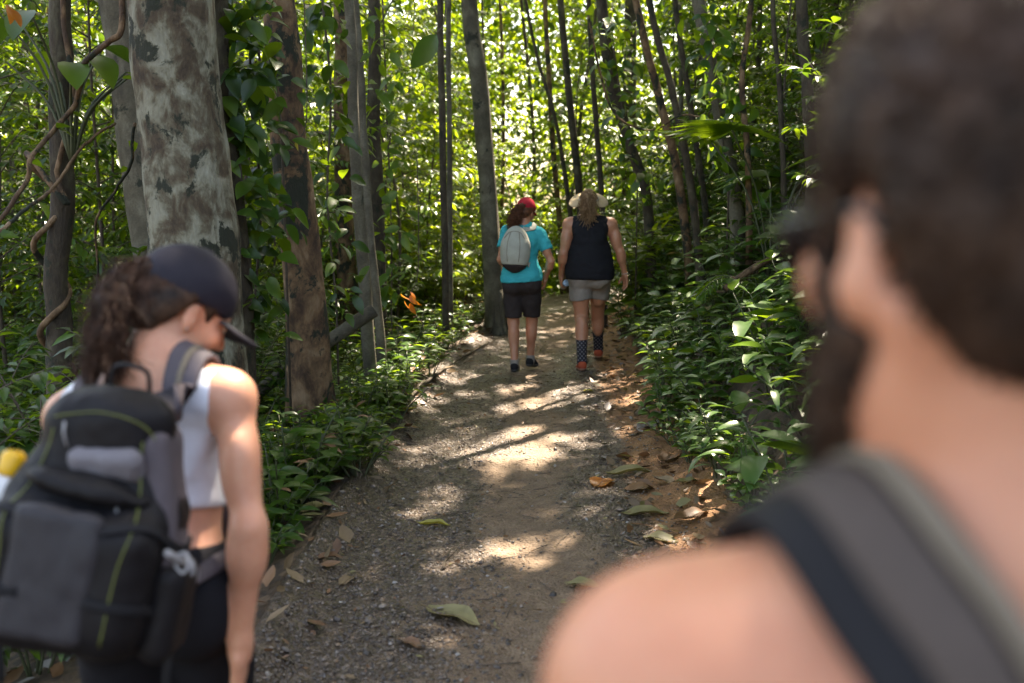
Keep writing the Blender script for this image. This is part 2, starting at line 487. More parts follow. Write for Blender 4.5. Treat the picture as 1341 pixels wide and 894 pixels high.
def sapling(seed, H=4.0, nb=26, bl=0.9, L=0.13, asp=0.42, gap=0.075, low=0.12, droop=.3, r=0.022, both=True):
    rng = np.random.default_rng(seed); lv, st = Leaves(), MB()
    ctrl = [(0, 0, 0)] + [tuple(np.array([0, 0, H * f]) + np.append(rng.normal(0, .05 * H * f, 2), 0)) for f in (.35, .7, 1)]
    stem = spline(ctrl, 14); st.tube(stem, np.linspace(r, .005, 14), 6)
    for i in range(nb):
        f = low + (1 - low) * (i + rng.random()) / nb
        p0 = np.array([np.interp(f, np.linspace(0, 1, 14), stem[:, k]) for k in range(3)])
        a = i * 2.399 + rng.normal(0, .3)
        ln = bl * (1.1 - .55 * f) * rng.uniform(.6, 1.15)
        o = np.array([math.cos(a), math.sin(a), 0])
        pa = spline([p0, p0 + o * ln * .5 + UP * ln * rng.uniform(.1, .35), p0 + o * ln + UP * ln * rng.uniform(-.15, .3)], 6)
        st.tube(pa, np.linspace(.007, .0025, 6), 4)
        spray(lv, pa, L, asp, gap, rng, droop, both=both)
        for k in range(2):
            j = rng.integers(2, 5); a2 = a + rng.choice([-1, 1]) * rng.uniform(.5, 1)
            o2 = np.array([math.cos(a2), math.sin(a2), rng.uniform(-.2, .3)]); l2 = ln * rng.uniform(.35, .6)
            pb = spline([pa[j], pa[j] + o2 * l2 * .5 + UP * .03, pa[j] + o2 * l2], 5)
            st.tube(pb, np.linspace(.004, .002, 5), 3)
            spray(lv, pb, L, asp, gap, rng, droop, both=both)
    return lv, st

def shrub(seed, H=0.9, ns=7, L=0.10, asp=0.42, gap=0.05, spread=0.5, droop=.3):
    rng = np.random.default_rng(seed); lv, st = Leaves(), MB()
    for i in range(ns):
        a = i * 2.399 + rng.normal(0, .3); h = H * rng.uniform(.6, 1.05); o = np.array([math.cos(a), math.sin(a), 0]) * spread * rng.uniform(.5, 1.1)
        pa = spline([(0, 0, 0), o * .3 + UP * h * .6, o + UP * h], 9)
        st.tube(pa, np.linspace(.008, .0025, 9), 5)
        spray(lv, pa, L, asp, gap, rng, droop, .3)
        for k in range(4):
            j = rng.integers(2, 8); a2 = a + rng.normal(0, 1.2); l2 = H * rng.uniform(.25, .45)
            o2 = np.array([math.cos(a2), math.sin(a2), rng.uniform(0, .7)])
            pb = spline([pa[j], pa[j] + o2 * l2 * .5 + UP * .02, pa[j] + o2 * l2], 6)
            st.tube(pb, np.linspace(.004, .002, 6), 4)
            spray(lv, pb, L, asp, gap, rng, droop, .2)
    return lv, st

def herb(seed, H=0.45, ns=6, L=0.15, asp=0.42, pairs=4, spread=0.28, droop=.35):
    """broad opposite leaves on upright soft stems"""
    rng = np.random.default_rng(seed); lv, st = Leaves(), MB()
    for i in range(ns):
        a = i * 2.399 + rng.normal(0, .4); h = H * rng.uniform(.55, 1.1)
        o = np.array([math.cos(a), math.sin(a), 0]) * spread * rng.uniform(.3, 1.1)
        pa = spline([o * .15, o * .5 + UP * h * .55, o + UP * h], 9)
        st.tube(pa, np.linspace(.006, .003, 9), 5)
        for k in range(pairs):
            f = .35 + .65 * (k + 1) / pairs
            p0 = np.array([np.interp(f, np.linspace(0, 1, 9), pa[:, c]) for c in range(3)])
            b0 = a + k * 1.57 + rng.normal(0, .3)
            for sgn in (0, np.pi):
                e = rng.uniform(.05, .5) if f < .9 else rng.uniform(.3, .8)
                dd = np.array([math.cos(b0 + sgn), math.sin(b0 + sgn), e])
                l = L * rng.uniform(.6, 1.15) * (1.0 if f < .95 else .75)
                st.tube(np.array([p0, p0 + nrm(dd) * l * .16]), [.0025, .002], 4)
                lv.add(p0 + nrm(dd) * l * .15, dd, nrm(UP + rng.normal(0, .25, 3)), l, l * asp, droop * rng.uniform(.6, 1.6))
    return lv, st

def frond_plant(seed, n=9, L=1.1, leaflet=0.22, asp=.12, gap=.035, rise=.9):
    rng = np.random.default_rng(seed); lv, st = Leaves(), MB()
    for i in range(n):
        a = i * 2.399 + rng.normal(0, .25); o = np.array([math.cos(a), math.sin(a), 0]); l = L * rng.uniform(.75, 1.1)
        pa = spline([(0, 0, 0), o * l * .35 + UP * l * rise * .7, o * l * .8 + UP * l * rise * .75, o * l * 1.1 + UP * l * rise * .45], 12)
        st.tube(pa, np.linspace(.007, .002, 12), 5)
        spray(lv, pa, leaflet, asp, gap, rng, .35, .22, .12, .15)
    return lv, st

def fan_palm(seed, n=6, H=1.2, RL=0.5):
    rng = np.random.default_rng(seed); lv, st = Leaves(), MB()
    for i in range(n):
        a = i * 2.399; o = np.array([math.cos(a), math.sin(a), 0])
        pa = spline([(0, 0, 0), o * .2 + UP * H * .6, o * .55 + UP * H * rng.uniform(.75, 1.05)], 8)
        st.tube(pa, .008, 5)
        c = pa[-1]; t = nrm(o * .8 + UP * .25); sd = nrm(np.cross(t, UP))
        for b in np.linspace(-1.9, 1.9, 17):
            dd = t * math.cos(b) + sd * math.sin(b)
            lv.add(c, dd, nrm(np.cross(sd, t)), RL * rng.uniform(.85, 1.05), RL * .17, .2)
    return lv, st

def big_leaf_plant(seed, n=7, H=.8, L=.45, asp=.6):
    rng = np.random.default_rng(seed); lv, st = Leaves(), MB()
    for i in range(n):
        a = i * 2.399; o = np.array([math.cos(a), math.sin(a), 0]); h = H * rng.uniform(.6, 1.1)
        pa = spline([(0, 0, 0), o * .12 + UP * h * .6, o * .35 + UP * h], 8)
        st.tube(pa, np.linspace(.012, .006, 8), 6)
        lv.add(pa[-1], o * .9 + UP * rng.uniform(-.5, .1), UP, L * rng.uniform(.75, 1.1), L * asp, .35)
    return lv, st

# gaps cut into the crowns to place sun patches: world points, with a radius
GAPS = []
def gap_px(px, py, r, n=1, sx=0.0):
    q = gpix(px, py)
    for k in range(n):
        GAPS.append((q + np.array([(k - (n - 1) / 2) * sx, 0, 0]), r, .13))
for g in [(668, 585, .26), (660, 575, .2), (648, 548, .11), (690, 528, .13), (738, 522, .17, 2, .22), (800, 503, .15, 2, .2), (705, 722, .07, 2, .15), (606, 735, .11),
          (560, 588, .13), (530, 620, .10), (690, 492, .13, 3, .18), (722, 433, .11, 4, .2), (528, 685, .07), (585, 655, .08), (530, 850, .06, 2, .15),
          (610, 520, .08), (650, 620, .08), (735, 470, .1, 3, .15), (870, 470, .1), (480, 760, .06), (760, 655, .07), (590, 560, .08), (625, 600, .07), (560, 530, .07), (840, 520, .07)]:
    gap_px(*g)
for g3 in [(990, 400, 6.2, .12), (1040, 430, 5.2, .12), (1065, 520, 4.4, .10), (960, 470, 5.6, .1), (900, 360, 8.5, .15), (1010, 360, 6.6, .12), (318, 540, 1.93, .05, .10), (325, 640, 1.9, .03, .09), (100, 540, 2.0, .04, .09), (225, 335, 2.0, .08, .1), (280, 490, 1.98, .07, .09),
           (706, 312, 9.3, .10), (400, 400, 6.9, .16), (395, 300, 6.9, .1), (250, 250, 5.4, .10), (235, 60, 5.4, .12), (640, 300, 12.2, .2), (630, 200, 12.2, .2), (560, 420, 8.5, .15), (600, 430, 9.5, .2), (540, 400, 8.2, .2), (850, 330, 9.5, .12), (150, 600, 1.62, .06, .1)]:
    GAPS.append((P(*g3[:3]), g3[3], g3[4] if len(g3) > 4 else .13))
def in_shaft(x, y, z, pad):
    q = np.array([x, y, z]) + np.arange(.8, 4.5, .6)[:, None] * UP
    for c, r, pd_ in GAPS:
        w = q - c; t = w @ SUNV
        if ((t > 0) & (np.linalg.norm(w - t[:, None] * SUNV, axis=1) < r + pad)).any(): return True
    return False
def sun_open(q):
    """False for points that lie in a sun shaft"""
    ok = np.ones(len(q), bool)
    for c, r, pad in GAPS:
        w = q - c; t = w @ SUNV
        dd = w - t[:, None] * SUNV
        dist = np.linalg.norm(dd, axis=1)
        pat = fbm(dd[:, 0] * 10 + r * 40, dd[:, 1] * 10, dd[:, 2] * 10, 2)
        ok &= ~((t > 0) & (dist < r * 1.7 + pad) & (pat > dist / (r * 1.7 + pad) * .75 - (.66 if r > .125 else .5)))
    return ok

def crown_leaves(c, rad, n, L, seed, nclump=60, sig=0.5, asp=.5):
    rng = np.random.default_rng(seed); lv = Leaves()
    cl = rdir(rng, nclump) * (rng.random((nclump, 1)) ** (1 / 2.4)) * np.asarray(rad)
    w = rng.uniform(.4, 1.6, nclump); idx = rng.choice(nclump, n, p=w / w.sum())
    p = cl[idx] + rng.normal(0, 1, (n, 3)) * sig * np.array([1, 1, .45]) + np.asarray(c)
    d = rdir(rng, n, -.7, .3); u = nrm(UP * 1.1 + rng.normal(0, .45, (n, 3)))
    l = L * rng.uniform(.6, 1.2, n); lv.add(p, d, u, l, l * asp, .25)
    return lv, cl + np.asarray(c)

def PY(px, py, y):
    a = P(px, py, 1.0) - np.array([0, 0, CAMZ]); return np.array([0, 0, CAMZ]) + a * (y / a[1])

TREES = []
def tree(name, label, px, y, wpx, mat, crown=None, H=11.0, group=None, seed=0, cat='tree', rough=.15, n=16, dense=1.0):
    """trunk through photo pixels px (top to bottom) standing at distance y; wpx widths there"""
    pts = [PY(a, b, y) for a, b in px][::-1]; w = [q * y / FPX / 2 for q in wpx][::-1]
    base = pts[0].copy(); dirn = pts[1] - pts[0]
    if abs(dirn[2]) > .01:
        k = (gh(base[0], base[1]) - base[2]) / dirn[2]; k = max(min(k, .6), -.6)
        base = base + dirn * k
    base[2] = gh(base[0], base[1])
    q = [base - UP * .25] + [p for p in pts if p[2] > base[2] + .3]; rr = [w[0] * (1.2 if wpx[0] > 30 else 1.06)] + w[len(w) - len(q) + 1:]
    top = q[-1]; tdir = nrm(q[-1] - q[-2]); tdir = nrm(tdir + UP * .6)
    while top[2] < H:
        top = top + tdir * 2.0 + np.array([R.normal(0, .08), R.normal(0, .08), 0]); q.append(top); rr.append(max(rr[-1] * .9, .012))
    q = np.array(q); rr = np.array(rr)
    sm = spline(q, 44); sm[:, :2] += np.stack([fbm(np.arange(44) * .35, seed * 3.1), fbm(np.arange(44) * .35, seed * 5.7 + 9)], -1) * min(.035, wpx[0] * .0016); rs = np.interp(np.linspace(0, 1, 44), np.linspace(0, 1, len(rr)), rr)
    hgt = sm[:, 2] - base[2]
    rs = rs * (1 + (.30 if wpx[0] > 30 else .12) * np.exp(-np.clip(hgt, 0, None) / .35))
    # even out the rings
    root = empty(name, base, label, cat, group)
    mb = MB(); mb.tube(sm - base, rs, n, 0, rough, 1.0, seed * 1.7)
    if wpx[0] > 18:
        for k in range(6):
            a_ = k * 1.047 + R.normal(0, .25); o_ = np.array([math.cos(a_), math.sin(a_), 0]); r0_ = rr[1]; l_ = r0_ * R.uniform(1.7, 2.8)
            e_ = base + o_ * l_; e_[2] = gh(e_[0], e_[1]) - .05
            mb.tube(spline([UP * .55 + o_ * r0_ * .55, UP * .18 + o_ * r0_ * .98, o_ * r0_ * 1.45 + UP * .05, e_ - base], 9), np.linspace(r0_ * .42, r0_ * .12, 9), 8, 0, .15, 1, k)
    if crown:
        cr = np.asarray(crown['r'], float); c = q[-1] - UP * .3
        lv, cl = crown_leaves(c, cr, int(crown['n'] * dense), crown.get('L', .24), 100 + seed, crown.get('k', 60), crown.get('sig', .5))
        ar = lv.arrays(); keep = sun_open(ar[0] + nrm(ar[1]) * ar[3][:, None] * .5)
        me = lv.mesh('crown', 'lo', [M['leaf_green'], M['leaf_bright']], [.6, .4], keep=keep)
        me.transform(Matrix.Translation(Vector(-base)))
        for k in range(0, len(cl), 5):
            j = 30 + (k * 7) % 13
            pa = spline([sm[j] - base, (sm[j] + cl[k]) / 2 - base + UP * .25, cl[k] - base], 7)
            mb.tube(pa, np.linspace(max(rs[j] * .45, .012), .006, 7), 5)
        link('crown', me, root)
    tr = mb.build('trunk', mat, root)
    TREES.append((base, rr[0], root))
    return root

BIG = dict(r=(3.4, 3.4, 1.6), n=5200, L=.27, k=90, sig=.6)
MED = dict(r=(2.6, 2.6, 1.4), n=3000, L=.25, k=60, sig=.5)
SML = dict(r=(1.5, 1.5, 1.0), n=900, L=.2, k=26, sig=.4)
tree('jungle_tree', 'slim dark tree trunk wound with a vine, nearest the left edge', [(80, 0), (84, 200), (76, 380), (78, 505)], 6.2, [27, 28, 30, 32], M['bark_dark'], SML, 9, None, 1)
tree('jungle_tree', 'pale grey trunk peeking out behind the big mottled trunk', [(166, 0), (184, 160), (205, 330)], 8.4, [62, 62, 64], M['bark_grey'], MED, 11, None, 2)
tree('jungle_tree', 'biggest trunk, pale bark mottled with brown patches and black moss', [(222, -20), (236, 150), (254, 330), (268, 600)], 5.6, [106, 108, 116, 126], M['bark_pale'], BIG, 11, None, 3, rough=.10, n=40)
tree('jungle_tree', 'dark trunk pressed against the big mottled trunk', [(274, -20), (286, 150), (303, 330), (310, 500)], 6.25, [42, 42, 46, 52], M['bark_dark'], MED, 12, None, 4)
tree('jungle_tree', 'rough reddish brown trunk with flaking bark beside the fallen branch', [(362, -20), (378, 150), (394, 330), (406, 530)], 7.0, [42, 44, 52, 58], M['bark_brown'], BIG, 12, None, 5, rough=.16, n=30)
tree('pole_tree', 'pale thin pole tree, the thicker of the pair by the fallen branch', [(456, -10), (466, 200), (476, 350), (486, 500)], 7.9, [13, 15, 16, 17], M['bark_grey'], SML, 9, None, 6)
tree('pole_tree', 'pale thin pole tree, the thinner of the pair by the fallen branch', [(464, -10), (474, 150), (484, 300), (497, 430)], 8.3, [9, 10, 11, 12], M['bark_grey'], SML, 9, None, 7)
tree('jungle_tree', 'straight dark trunk just right of the pale pole pair', [(489, -10), (492, 200), (498, 400)], 10, [15, 17, 20], M['bark_dark'], MED, 11, None, 8)
tree('jungle_tree', 'short looking brown trunk seen behind the pale pole pair', [(446, -10), (450, 200), (455, 380)], 12, [20, 24, 26], M['bark_brown'], MED, 11, None, 9)
tree('pole_tree', 'very thin upright pole, darker of the two before the bright clearing', [(577, -10), (580, 200), (584, 400)], 11, [8, 9, 9], M['bark_dark'], SML, 10, None, 10)
tree('pole_tree', 'very thin upright pole, paler of the two before the bright clearing', [(588, -10), (589, 200), (589, 400)], 11.4, [6, 7, 8], M['bark_grey'], SML, 10, None, 11)
tree('jungle_tree', 'pale leaning trunk standing beside the teal shirted hiker', [(612, -20), (627, 120), (641, 260), (648, 390)], 12.4, [20, 22, 23, 26], M['bark_grey'], BIG, 13, None, 12, n=18)
RT = [('gnarled dark trunk bending above the black tank top hiker', [(788, -10), (800, 100), (822, 180), (846, 262)], 11.5, [16, 22, 17, 16], MED),
      ('thin dark trunk leaning over the bank, first of a close pair', [(830, -10), (862, 120), (892, 255)], 10.6, [11, 12, 14], SML),
      ('thin dark trunk leaning over the bank, second of a close pair', [(848, -10), (880, 120), (908, 262)], 10.2, [10, 11, 13], SML),
      ('stout dark trunk high on the bank above the broad leaved plants', [(912, -10), (930, 80), (944, 160), (962, 262)], 9.6, [20, 22, 22, 24], BIG),
      ('dark upright trunk beside the bearded man\'s forehead', [(1048, -10), (1056, 100), (1062, 230)], 8.2, [17, 18, 20], MED),
      ('thin dark trunk rising right behind the straw hat', [(733, -10), (746, 130), (760, 270)], 14.5, [10, 11, 13], MED),
      ('slender forked looking trunk left of the straw hat', [(700, 60), (728, 160), (748, 290)], 15, [5, 6, 8], SML),
      ('slender dark trunk beside the gnarled trunk', [(770, -10), (778, 130), (788, 260)], 13, [7, 8, 9], SML),
      ('slender trunk between the close pair and the stout trunk', [(884, -10), (900, 110), (921, 255)], 11.8, [8, 9, 10], SML),
      ('slender trunk near the stout trunk, bent at the top', [(985, -10), (972, 100), (980, 235)], 9.0, [8, 9, 10], SML),
      ('slender upright trunk high on the bank beside the fan palm', [(1012, -10), (1020, 100), (1026, 230)], 8.6, [7, 8, 9], SML)]
for i, (lb, px, y, w, c) in enumerate(RT):
    tree('bank_tree', lb, px, y, [q * .82 for q in w], M[('bark_dark', 'bark_brown', 'bark_dark', 'bark_grey')[i % 4] if y < 12 else 'bark_dark'], c, 10 + (i % 3), None, 20 + i)
# unseen trees added just outside the picture to shade the path
for i, (x, y, h, lean) in enumerate([(*q_, 0)[:4] for q_ in [(5.6, 6.2, 10), (5.4, 11.5, 11.5), (4.6, 16, 12), (2.4, 20.5, 12), (6.5, 2.5, 9), (4.2, 13.4, 12, -3.0), (4.4, 8.8, 12.5, -3.6), (8.5, 9.0, 11)]]):
    z = gh(x, y)
    root = empty('unseen_shade_tree', (x, y, z), 'unseen tall tree added to shade the path with its wide crown', 'tree', 'unseen trees shading the path')
    sm = spline([(0, 0, -.3), (R.normal(0, .2) + lean * .2, R.normal(0, .2), h * .5), (R.normal(0, .3) + lean, R.normal(0, .3), h)], 30)
    mb = MB(); mb.tube(sm, np.linspace(.17, .07, 30), 12, 0, .1, 1, i)
    lv, cl = crown_leaves((sm[-1][0], sm[-1][1], h), (3.8, 3.8, 1.5), 5600, .28, 300 + i, 100, .62)
    ar = lv.arrays(); q = ar[0] + nrm(ar[1]) * ar[3][:, None] * .5 + np.array([x, y, z])
    link('crown', lv.mesh('crown', 'lo', [M['leaf_green'], M['leaf_bright']], [.6, .4], keep=sun_open(q)), root)
    for k in range(0, 100, 6):
        mb.tube(spline([sm[20 + k % 9], (sm[24] + cl[k]) / 2, cl[k]], 6), np.linspace(.05, .008, 6), 5)
    mb.build('trunk', M['bark_dark'] if i % 2 else M['bark_grey'], root)

_k = 0
for i in range(60):
    x, y = R.uniform(-11, 11), R.uniform(12.5, 24)
    if abs(x) > .56 * y or -1.2 < (x - cx(y)) < 1.3 or (560 < 670.5 + FPX * x / y < 720 and y < 20): continue
    if _k >= 34: break
    _k += 1; z = gh(x, y); h = R.uniform(8, 11); r_ = R.uniform(.025, .075); side = 'left of' if x < cx(y) else 'right of'
    root = empty('slender_tree', (x, y, z), f'slender bare trunk far back in the wood {side} the path', 'tree', f'slender far trunks {side} the path')
    sm = spline([(0, 0, -.2), (R.normal(0, .25), R.normal(0, .2), h * .35), (R.normal(0, .4), 0, h * .7), (R.normal(0, .7), R.normal(0, .4), h)], 30)
    mb = MB(); mb.tube(sm, np.linspace(r_, r_ * .5, 30), 8, 0, .12, 1, i); lv, cl = crown_leaves(sm[-1], (1.5, 1.5, .9), 420, .22, 700 + i, 16, .4)
    for k in range(0, 16, 3): mb.tube(spline([sm[24], (sm[26] + cl[k]) / 2, cl[k]], 5), np.linspace(r_ * .4, .005, 5), 4)
    mb.build('trunk', M[('bark_dark', 'bark_grey', 'bark_brown')[i % 3]], root); link('crown', lv.mesh('crown', 'lo', [M['leaf_green'], M['leaf_bright']], [.6, .4]), root)
# ------------------------------------------------------------------ understory
class Kind:
    def __init__(s, gen, tpl, mats, prob, stem, names):
        lv, st = gen
        s.leaf = lv.mesh('foliage', tpl, mats, prob)
        st_o = st.build('stem', stem); s.stem = st_o.data; bpy.data.objects.remove(st_o)
        s.names = names
def plant(kind, name, label, cat, group, loc, rz, scale):
    root = empty(name, loc, label, cat, group, rz, scale)
    link(kind.names[0], kind.leaf, root); link(kind.names[1], kind.stem, root)
    return root
LG, LB, LD, LK, LY = M['leaf_green'], M['leaf_bright'], M['leaf_dark'], M['leaf_bank'], M['leaf_yellow']
CT = ('crown', 'trunk'); FS = ('foliage', 'stem')
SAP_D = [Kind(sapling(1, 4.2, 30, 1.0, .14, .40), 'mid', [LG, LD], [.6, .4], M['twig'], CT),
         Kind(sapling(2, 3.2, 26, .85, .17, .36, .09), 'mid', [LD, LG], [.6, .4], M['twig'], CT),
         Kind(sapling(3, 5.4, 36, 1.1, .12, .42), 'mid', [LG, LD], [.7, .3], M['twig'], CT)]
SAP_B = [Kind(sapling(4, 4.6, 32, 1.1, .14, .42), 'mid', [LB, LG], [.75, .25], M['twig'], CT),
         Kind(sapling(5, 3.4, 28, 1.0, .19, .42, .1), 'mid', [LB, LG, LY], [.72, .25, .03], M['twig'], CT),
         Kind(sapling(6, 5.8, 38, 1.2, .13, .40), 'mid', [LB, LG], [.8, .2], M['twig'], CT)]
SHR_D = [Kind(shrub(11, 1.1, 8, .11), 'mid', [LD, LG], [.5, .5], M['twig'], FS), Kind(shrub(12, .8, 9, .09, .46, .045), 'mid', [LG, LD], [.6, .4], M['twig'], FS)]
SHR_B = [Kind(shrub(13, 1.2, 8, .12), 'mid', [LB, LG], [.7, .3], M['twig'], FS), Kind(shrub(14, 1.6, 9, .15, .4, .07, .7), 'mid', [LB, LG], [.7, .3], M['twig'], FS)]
HERB = [Kind(herb(21, .46, 6, .19, .46), 'hi', [LK, LG, M['leaf_olive']], [.78, .2, .02], M['stem'], FS), Kind(herb(22, .36, 7, .13, .5, 4, .24), 'hi', [LK, LG], [.75, .25], M['stem'], FS),
        Kind(herb(23, .52, 6, .21, .46, 4, .32), 'hi', [LK, LG], [.9, .1], M['stem'], FS), Kind(herb(24, .28, 8, .085, .5, 5, .2), 'hi', [LK, LG], [.6, .4], M['stem'], FS),
        Kind(herb(25, .4, 6, .16, .3, 5, .3, .5), 'hi', [LK, LG], [.8, .2], M['stem'], FS)]
HERB_L = [Kind(herb(31, .32, 6, .10, .40, 5, .22), 'hi', [LG, LD, M['leaf_olive']], [.6, .39, .01], M['stem'], FS), Kind(herb(32, .42, 6, .13, .36, 5, .26), 'hi', [LG, LD, M['leaf_brown']], [.6, .39, .01], M['stem'], FS),
          Kind(herb(33, .26, 7, .075, .45, 5, .2), 'hi', [LG, LB], [.8, .2], M['stem'], FS)]
FROND = Kind(frond_plant(41), 'mid', [LG, LD], [.7, .3], M['stem'], ('frond', 'stem'))
FERN = Kind(frond_plant(42, 11, .5, .09, .2, .022, .7), 'mid', [LG], None, M['stem'], ('frond', 'stem'))
FAN = Kind(fan_palm(43), 'mid', [LG], None, M['stem'], ('frond', 'stem'))
BIGL = Kind(big_leaf_plant(44, 11, .8, .27), 'hi', [LG, LD], [.6, .4], M['stem'], FS)

def blocked(x, y, z=0):
    """keep the sight of the hikers, the path and the named trunks free"""
    d = x - cx(y); w = hw(y)
    if -w - .25 < d < w + .35: return True
    px = 670.5 + FPX * x / max(y * .99, .1)
    if 560 < px < 720 and y < 11: return True
    if 600 < px < 720 and y < 13.5: return True
    for b, r, o in TREES:
        if y < b[1] - .2 and abs(x / y - b[0] / b[1]) < .018 + (r + .25) / b[1] and b[1] < 13: return True
        if math.hypot(x - b[0], y - b[1]) < r + .15: return True
    return False
def scatter(n, xr, yr, rng, test=blocked, sep=.5, tries=40, have=None):
    out = [] if have is None else have; k0 = len(out)
    for i in range(n * tries):
        if len(out) - k0 >= n: break
        x, y = rng.uniform(*xr), rng.uniform(*yr)
        if abs(x) > .62 * y + 1.2 or test(x, y): continue
        if any((x - a) ** 2 + (y - b) ** 2 < sep * sep for a, b in out): continue
        out.append((x, y))
    return out[k0:]
def near_thing(x, y, side):
    if side == 'L':
        if y < 8: return 'before the big left trunks'
        if y < 12: return 'behind the big left trunks'
        if y < 17: return 'behind the thin left poles'
        return 'far behind the leaning trunk'
    if y < 8: return 'on the bank by the bearded man'
    if y < 12: return 'on the bank above the black tank top hiker'
    if y < 17: return 'behind the bank trees'
    return 'far behind the straw hat'
rg = np.random.default_rng(77)
def put(kinds, name, text, cat, pts, sc_=(.8, 1.25), dz=-.03, grp=None):
    for x, y in pts:
        if name == 'sapling' and in_shaft(x, y, gh(x, y), .35): continue
        i = rg.integers(len(kinds)); side = 'L' if x < cx(y) else 'R'
        where = near_thing(x, y, side)
        plant(kinds[i], name, f'{text} {where}', cat, f'{grp or name.replace("_", " ") + "s"} {where}', (x, y, gh(x, y) + dz), rg.uniform(0, 6.28), rg.uniform(*sc_))
have = []
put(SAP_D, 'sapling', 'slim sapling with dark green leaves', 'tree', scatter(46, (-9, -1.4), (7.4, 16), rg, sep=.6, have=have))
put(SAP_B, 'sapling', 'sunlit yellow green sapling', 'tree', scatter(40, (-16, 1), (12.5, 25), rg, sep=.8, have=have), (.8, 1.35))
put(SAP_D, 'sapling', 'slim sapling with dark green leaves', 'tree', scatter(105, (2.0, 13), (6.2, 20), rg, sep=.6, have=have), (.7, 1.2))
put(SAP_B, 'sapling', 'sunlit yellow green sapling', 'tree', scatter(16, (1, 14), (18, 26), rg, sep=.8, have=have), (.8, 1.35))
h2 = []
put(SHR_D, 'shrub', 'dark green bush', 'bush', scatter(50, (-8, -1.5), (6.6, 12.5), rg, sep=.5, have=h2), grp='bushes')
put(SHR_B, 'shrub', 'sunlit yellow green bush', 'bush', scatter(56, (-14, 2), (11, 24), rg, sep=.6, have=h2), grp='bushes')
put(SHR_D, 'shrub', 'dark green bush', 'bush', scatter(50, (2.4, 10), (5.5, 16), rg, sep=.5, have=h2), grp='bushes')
put(SHR_D, 'shrub', 'dark green bush', 'bush', scatter(11, (1.9, 4.2), (6.2, 10.5), rg, sep=.55, have=h2), grp='bushes')
put([FROND], 'palm_plant', 'feathery young palm', 'palm', scatter(8, (-7, -2), (8, 14), rg, sep=1.2) + scatter(6, (2.6, 7), (8, 14), rg, sep=1.2), (.8, 1.3))

# bank plants, nearest the path first
def bank_ok(x, y):
    r = x - cx(y) - hw(y)
    return not (.22 + (.18 if y < 5 else 0) + (.16 if 8 < y < 11.5 else 0) < r < 3.2)
h3 = []
pts = scatter(190, (1.0, 6), (3.6, 12.5), rg, bank_ok, .22, have=h3)
for x, y in pts:
    r = x - cx(y) - hw(y); near = y < 6
    k = HERB[rg.choice(5, p=[.3, .16, .34, .06, .14] if r > .45 else [.2, .3, .05, .35, .1])]
    row = 'at the clay edge' if r < .55 else ('halfway up the bank' if r < 1.4 else 'high on the bank')
    w = 'near the bearded man' if near else ('short of the hikers' if y < 9 else 'beside the tank top hiker')
    plant(k, 'broadleaf_plant', f'broad leaved plant {row} {w}', 'plant', f'bank plants {row} {w}', (x, y, gh(x, y) - .02), rg.uniform(0, 6.28), rg.uniform(.75, 1.15) * (1.05 if near else 1))
plant(FAN, 'fan_palm', 'fan palm with pleated green leaves high on the bank', 'palm', None, (*PY(1015, 180, 8.4)[:2], gh(*PY(1015, 180, 8.4)[:2])), .5, 1.0)
for (bx, by, bz), br, bo_ in [(t_[0], t_[1], t_[2]) for t_ in TREES[:8]]:
    for k in range(4):
        a_ = k * 1.57 + bx; x, y = bx + math.cos(a_) * (br + .16), by - abs(math.sin(a_)) * (br + .16)
        if -(x - cx(y)) - hw(y) < .08: continue
        plant(HERB_L[k % 3], 'verge_plant', 'small leafy plant growing at the foot of a trunk', 'plant', 'plants at the feet of the trunks', (x, y, gh(x, y) - .02), a_ * 2, .9 + .1 * k)
# left verge
def verge_ok(x, y):
    l = -(x - cx(y)) - hw(y)
    px = 670.5 + FPX * x / (y * .99)
    if px < 318 and y < 4.3: return True
    return not ((.24 if y < 5.6 else .06) < l < 1.9)
h4 = []
for x, y in scatter(150, (-4, 0.6), (3.2, 15), rg, verge_ok, .17, have=h4):
    l = -(x - cx(y)) - hw(y)
    row = 'at the path edge' if l < .5 else 'behind the path edge'
    w = 'near the woman in the dark cap' if y < 6.2 else ('below the rough brown trunk' if y < 8.2 else 'beside the teal shirted hiker')
    plant(HERB_L[rg.integers(3)], 'verge_plant', f'small leafy green plant {row} {w}', 'plant', f'verge plants {row} {w}', (x, y, gh(x, y) - .02), rg.uniform(0, 6.28), rg.uniform(.6, 1.15) * (.75 if l < .35 else 1.1))
for i, (px, y, dz) in enumerate([(28, 4.3, 0), (8, 3.6, 0), (60, 5.0, 0), (115, 5.4, 0)]):
    x = (px - 670.5) / FPX * y
    plant(SHR_D[i % 2] if i != 1 else HERB_L[1], 'shrub', 'dark green bush standing behind the woman in the dark cap', 'bush', 'bushes behind the woman in the dark cap', (x, y, gh(x, y)), i * 1.3, 1.1)
for x, y in scatter(80, (-2.4, -.2), (3.3, 7.5), rg, lambda x, y: not ((.26 if y < 5.6 else .04) < -(x - cx(y)) - hw(y) < 1.0) or (670.5 + FPX * x / y < 325 and y < 4.5), .13, have=h4):
    w = 'near the woman in the dark cap' if y < 5.2 else 'below the rough brown trunk'
    plant(HERB_L[rg.integers(3)], 'verge_plant', f'small leafy green plant at the path edge {w}', 'plant', f'verge plants at the path edge {w}', (x, y, gh(x, y) - .02), rg.uniform(0, 6.28), rg.uniform(.7, 1.25))
for x, y in [(1.95, 13.2), (2.2, 14.2), (2.75, 15.0), (1.7, 12.3), (3.2, 16.5), (1.9, 16.2), (2.4, 17.2), (1.3, 17.6)]:
    plant(SHR_D[0], 'shrub', 'dark green bush where the path bends out of sight', 'bush', 'bushes where the path bends', (x, y, gh(x, y) - .03), x * 3, 1.15)
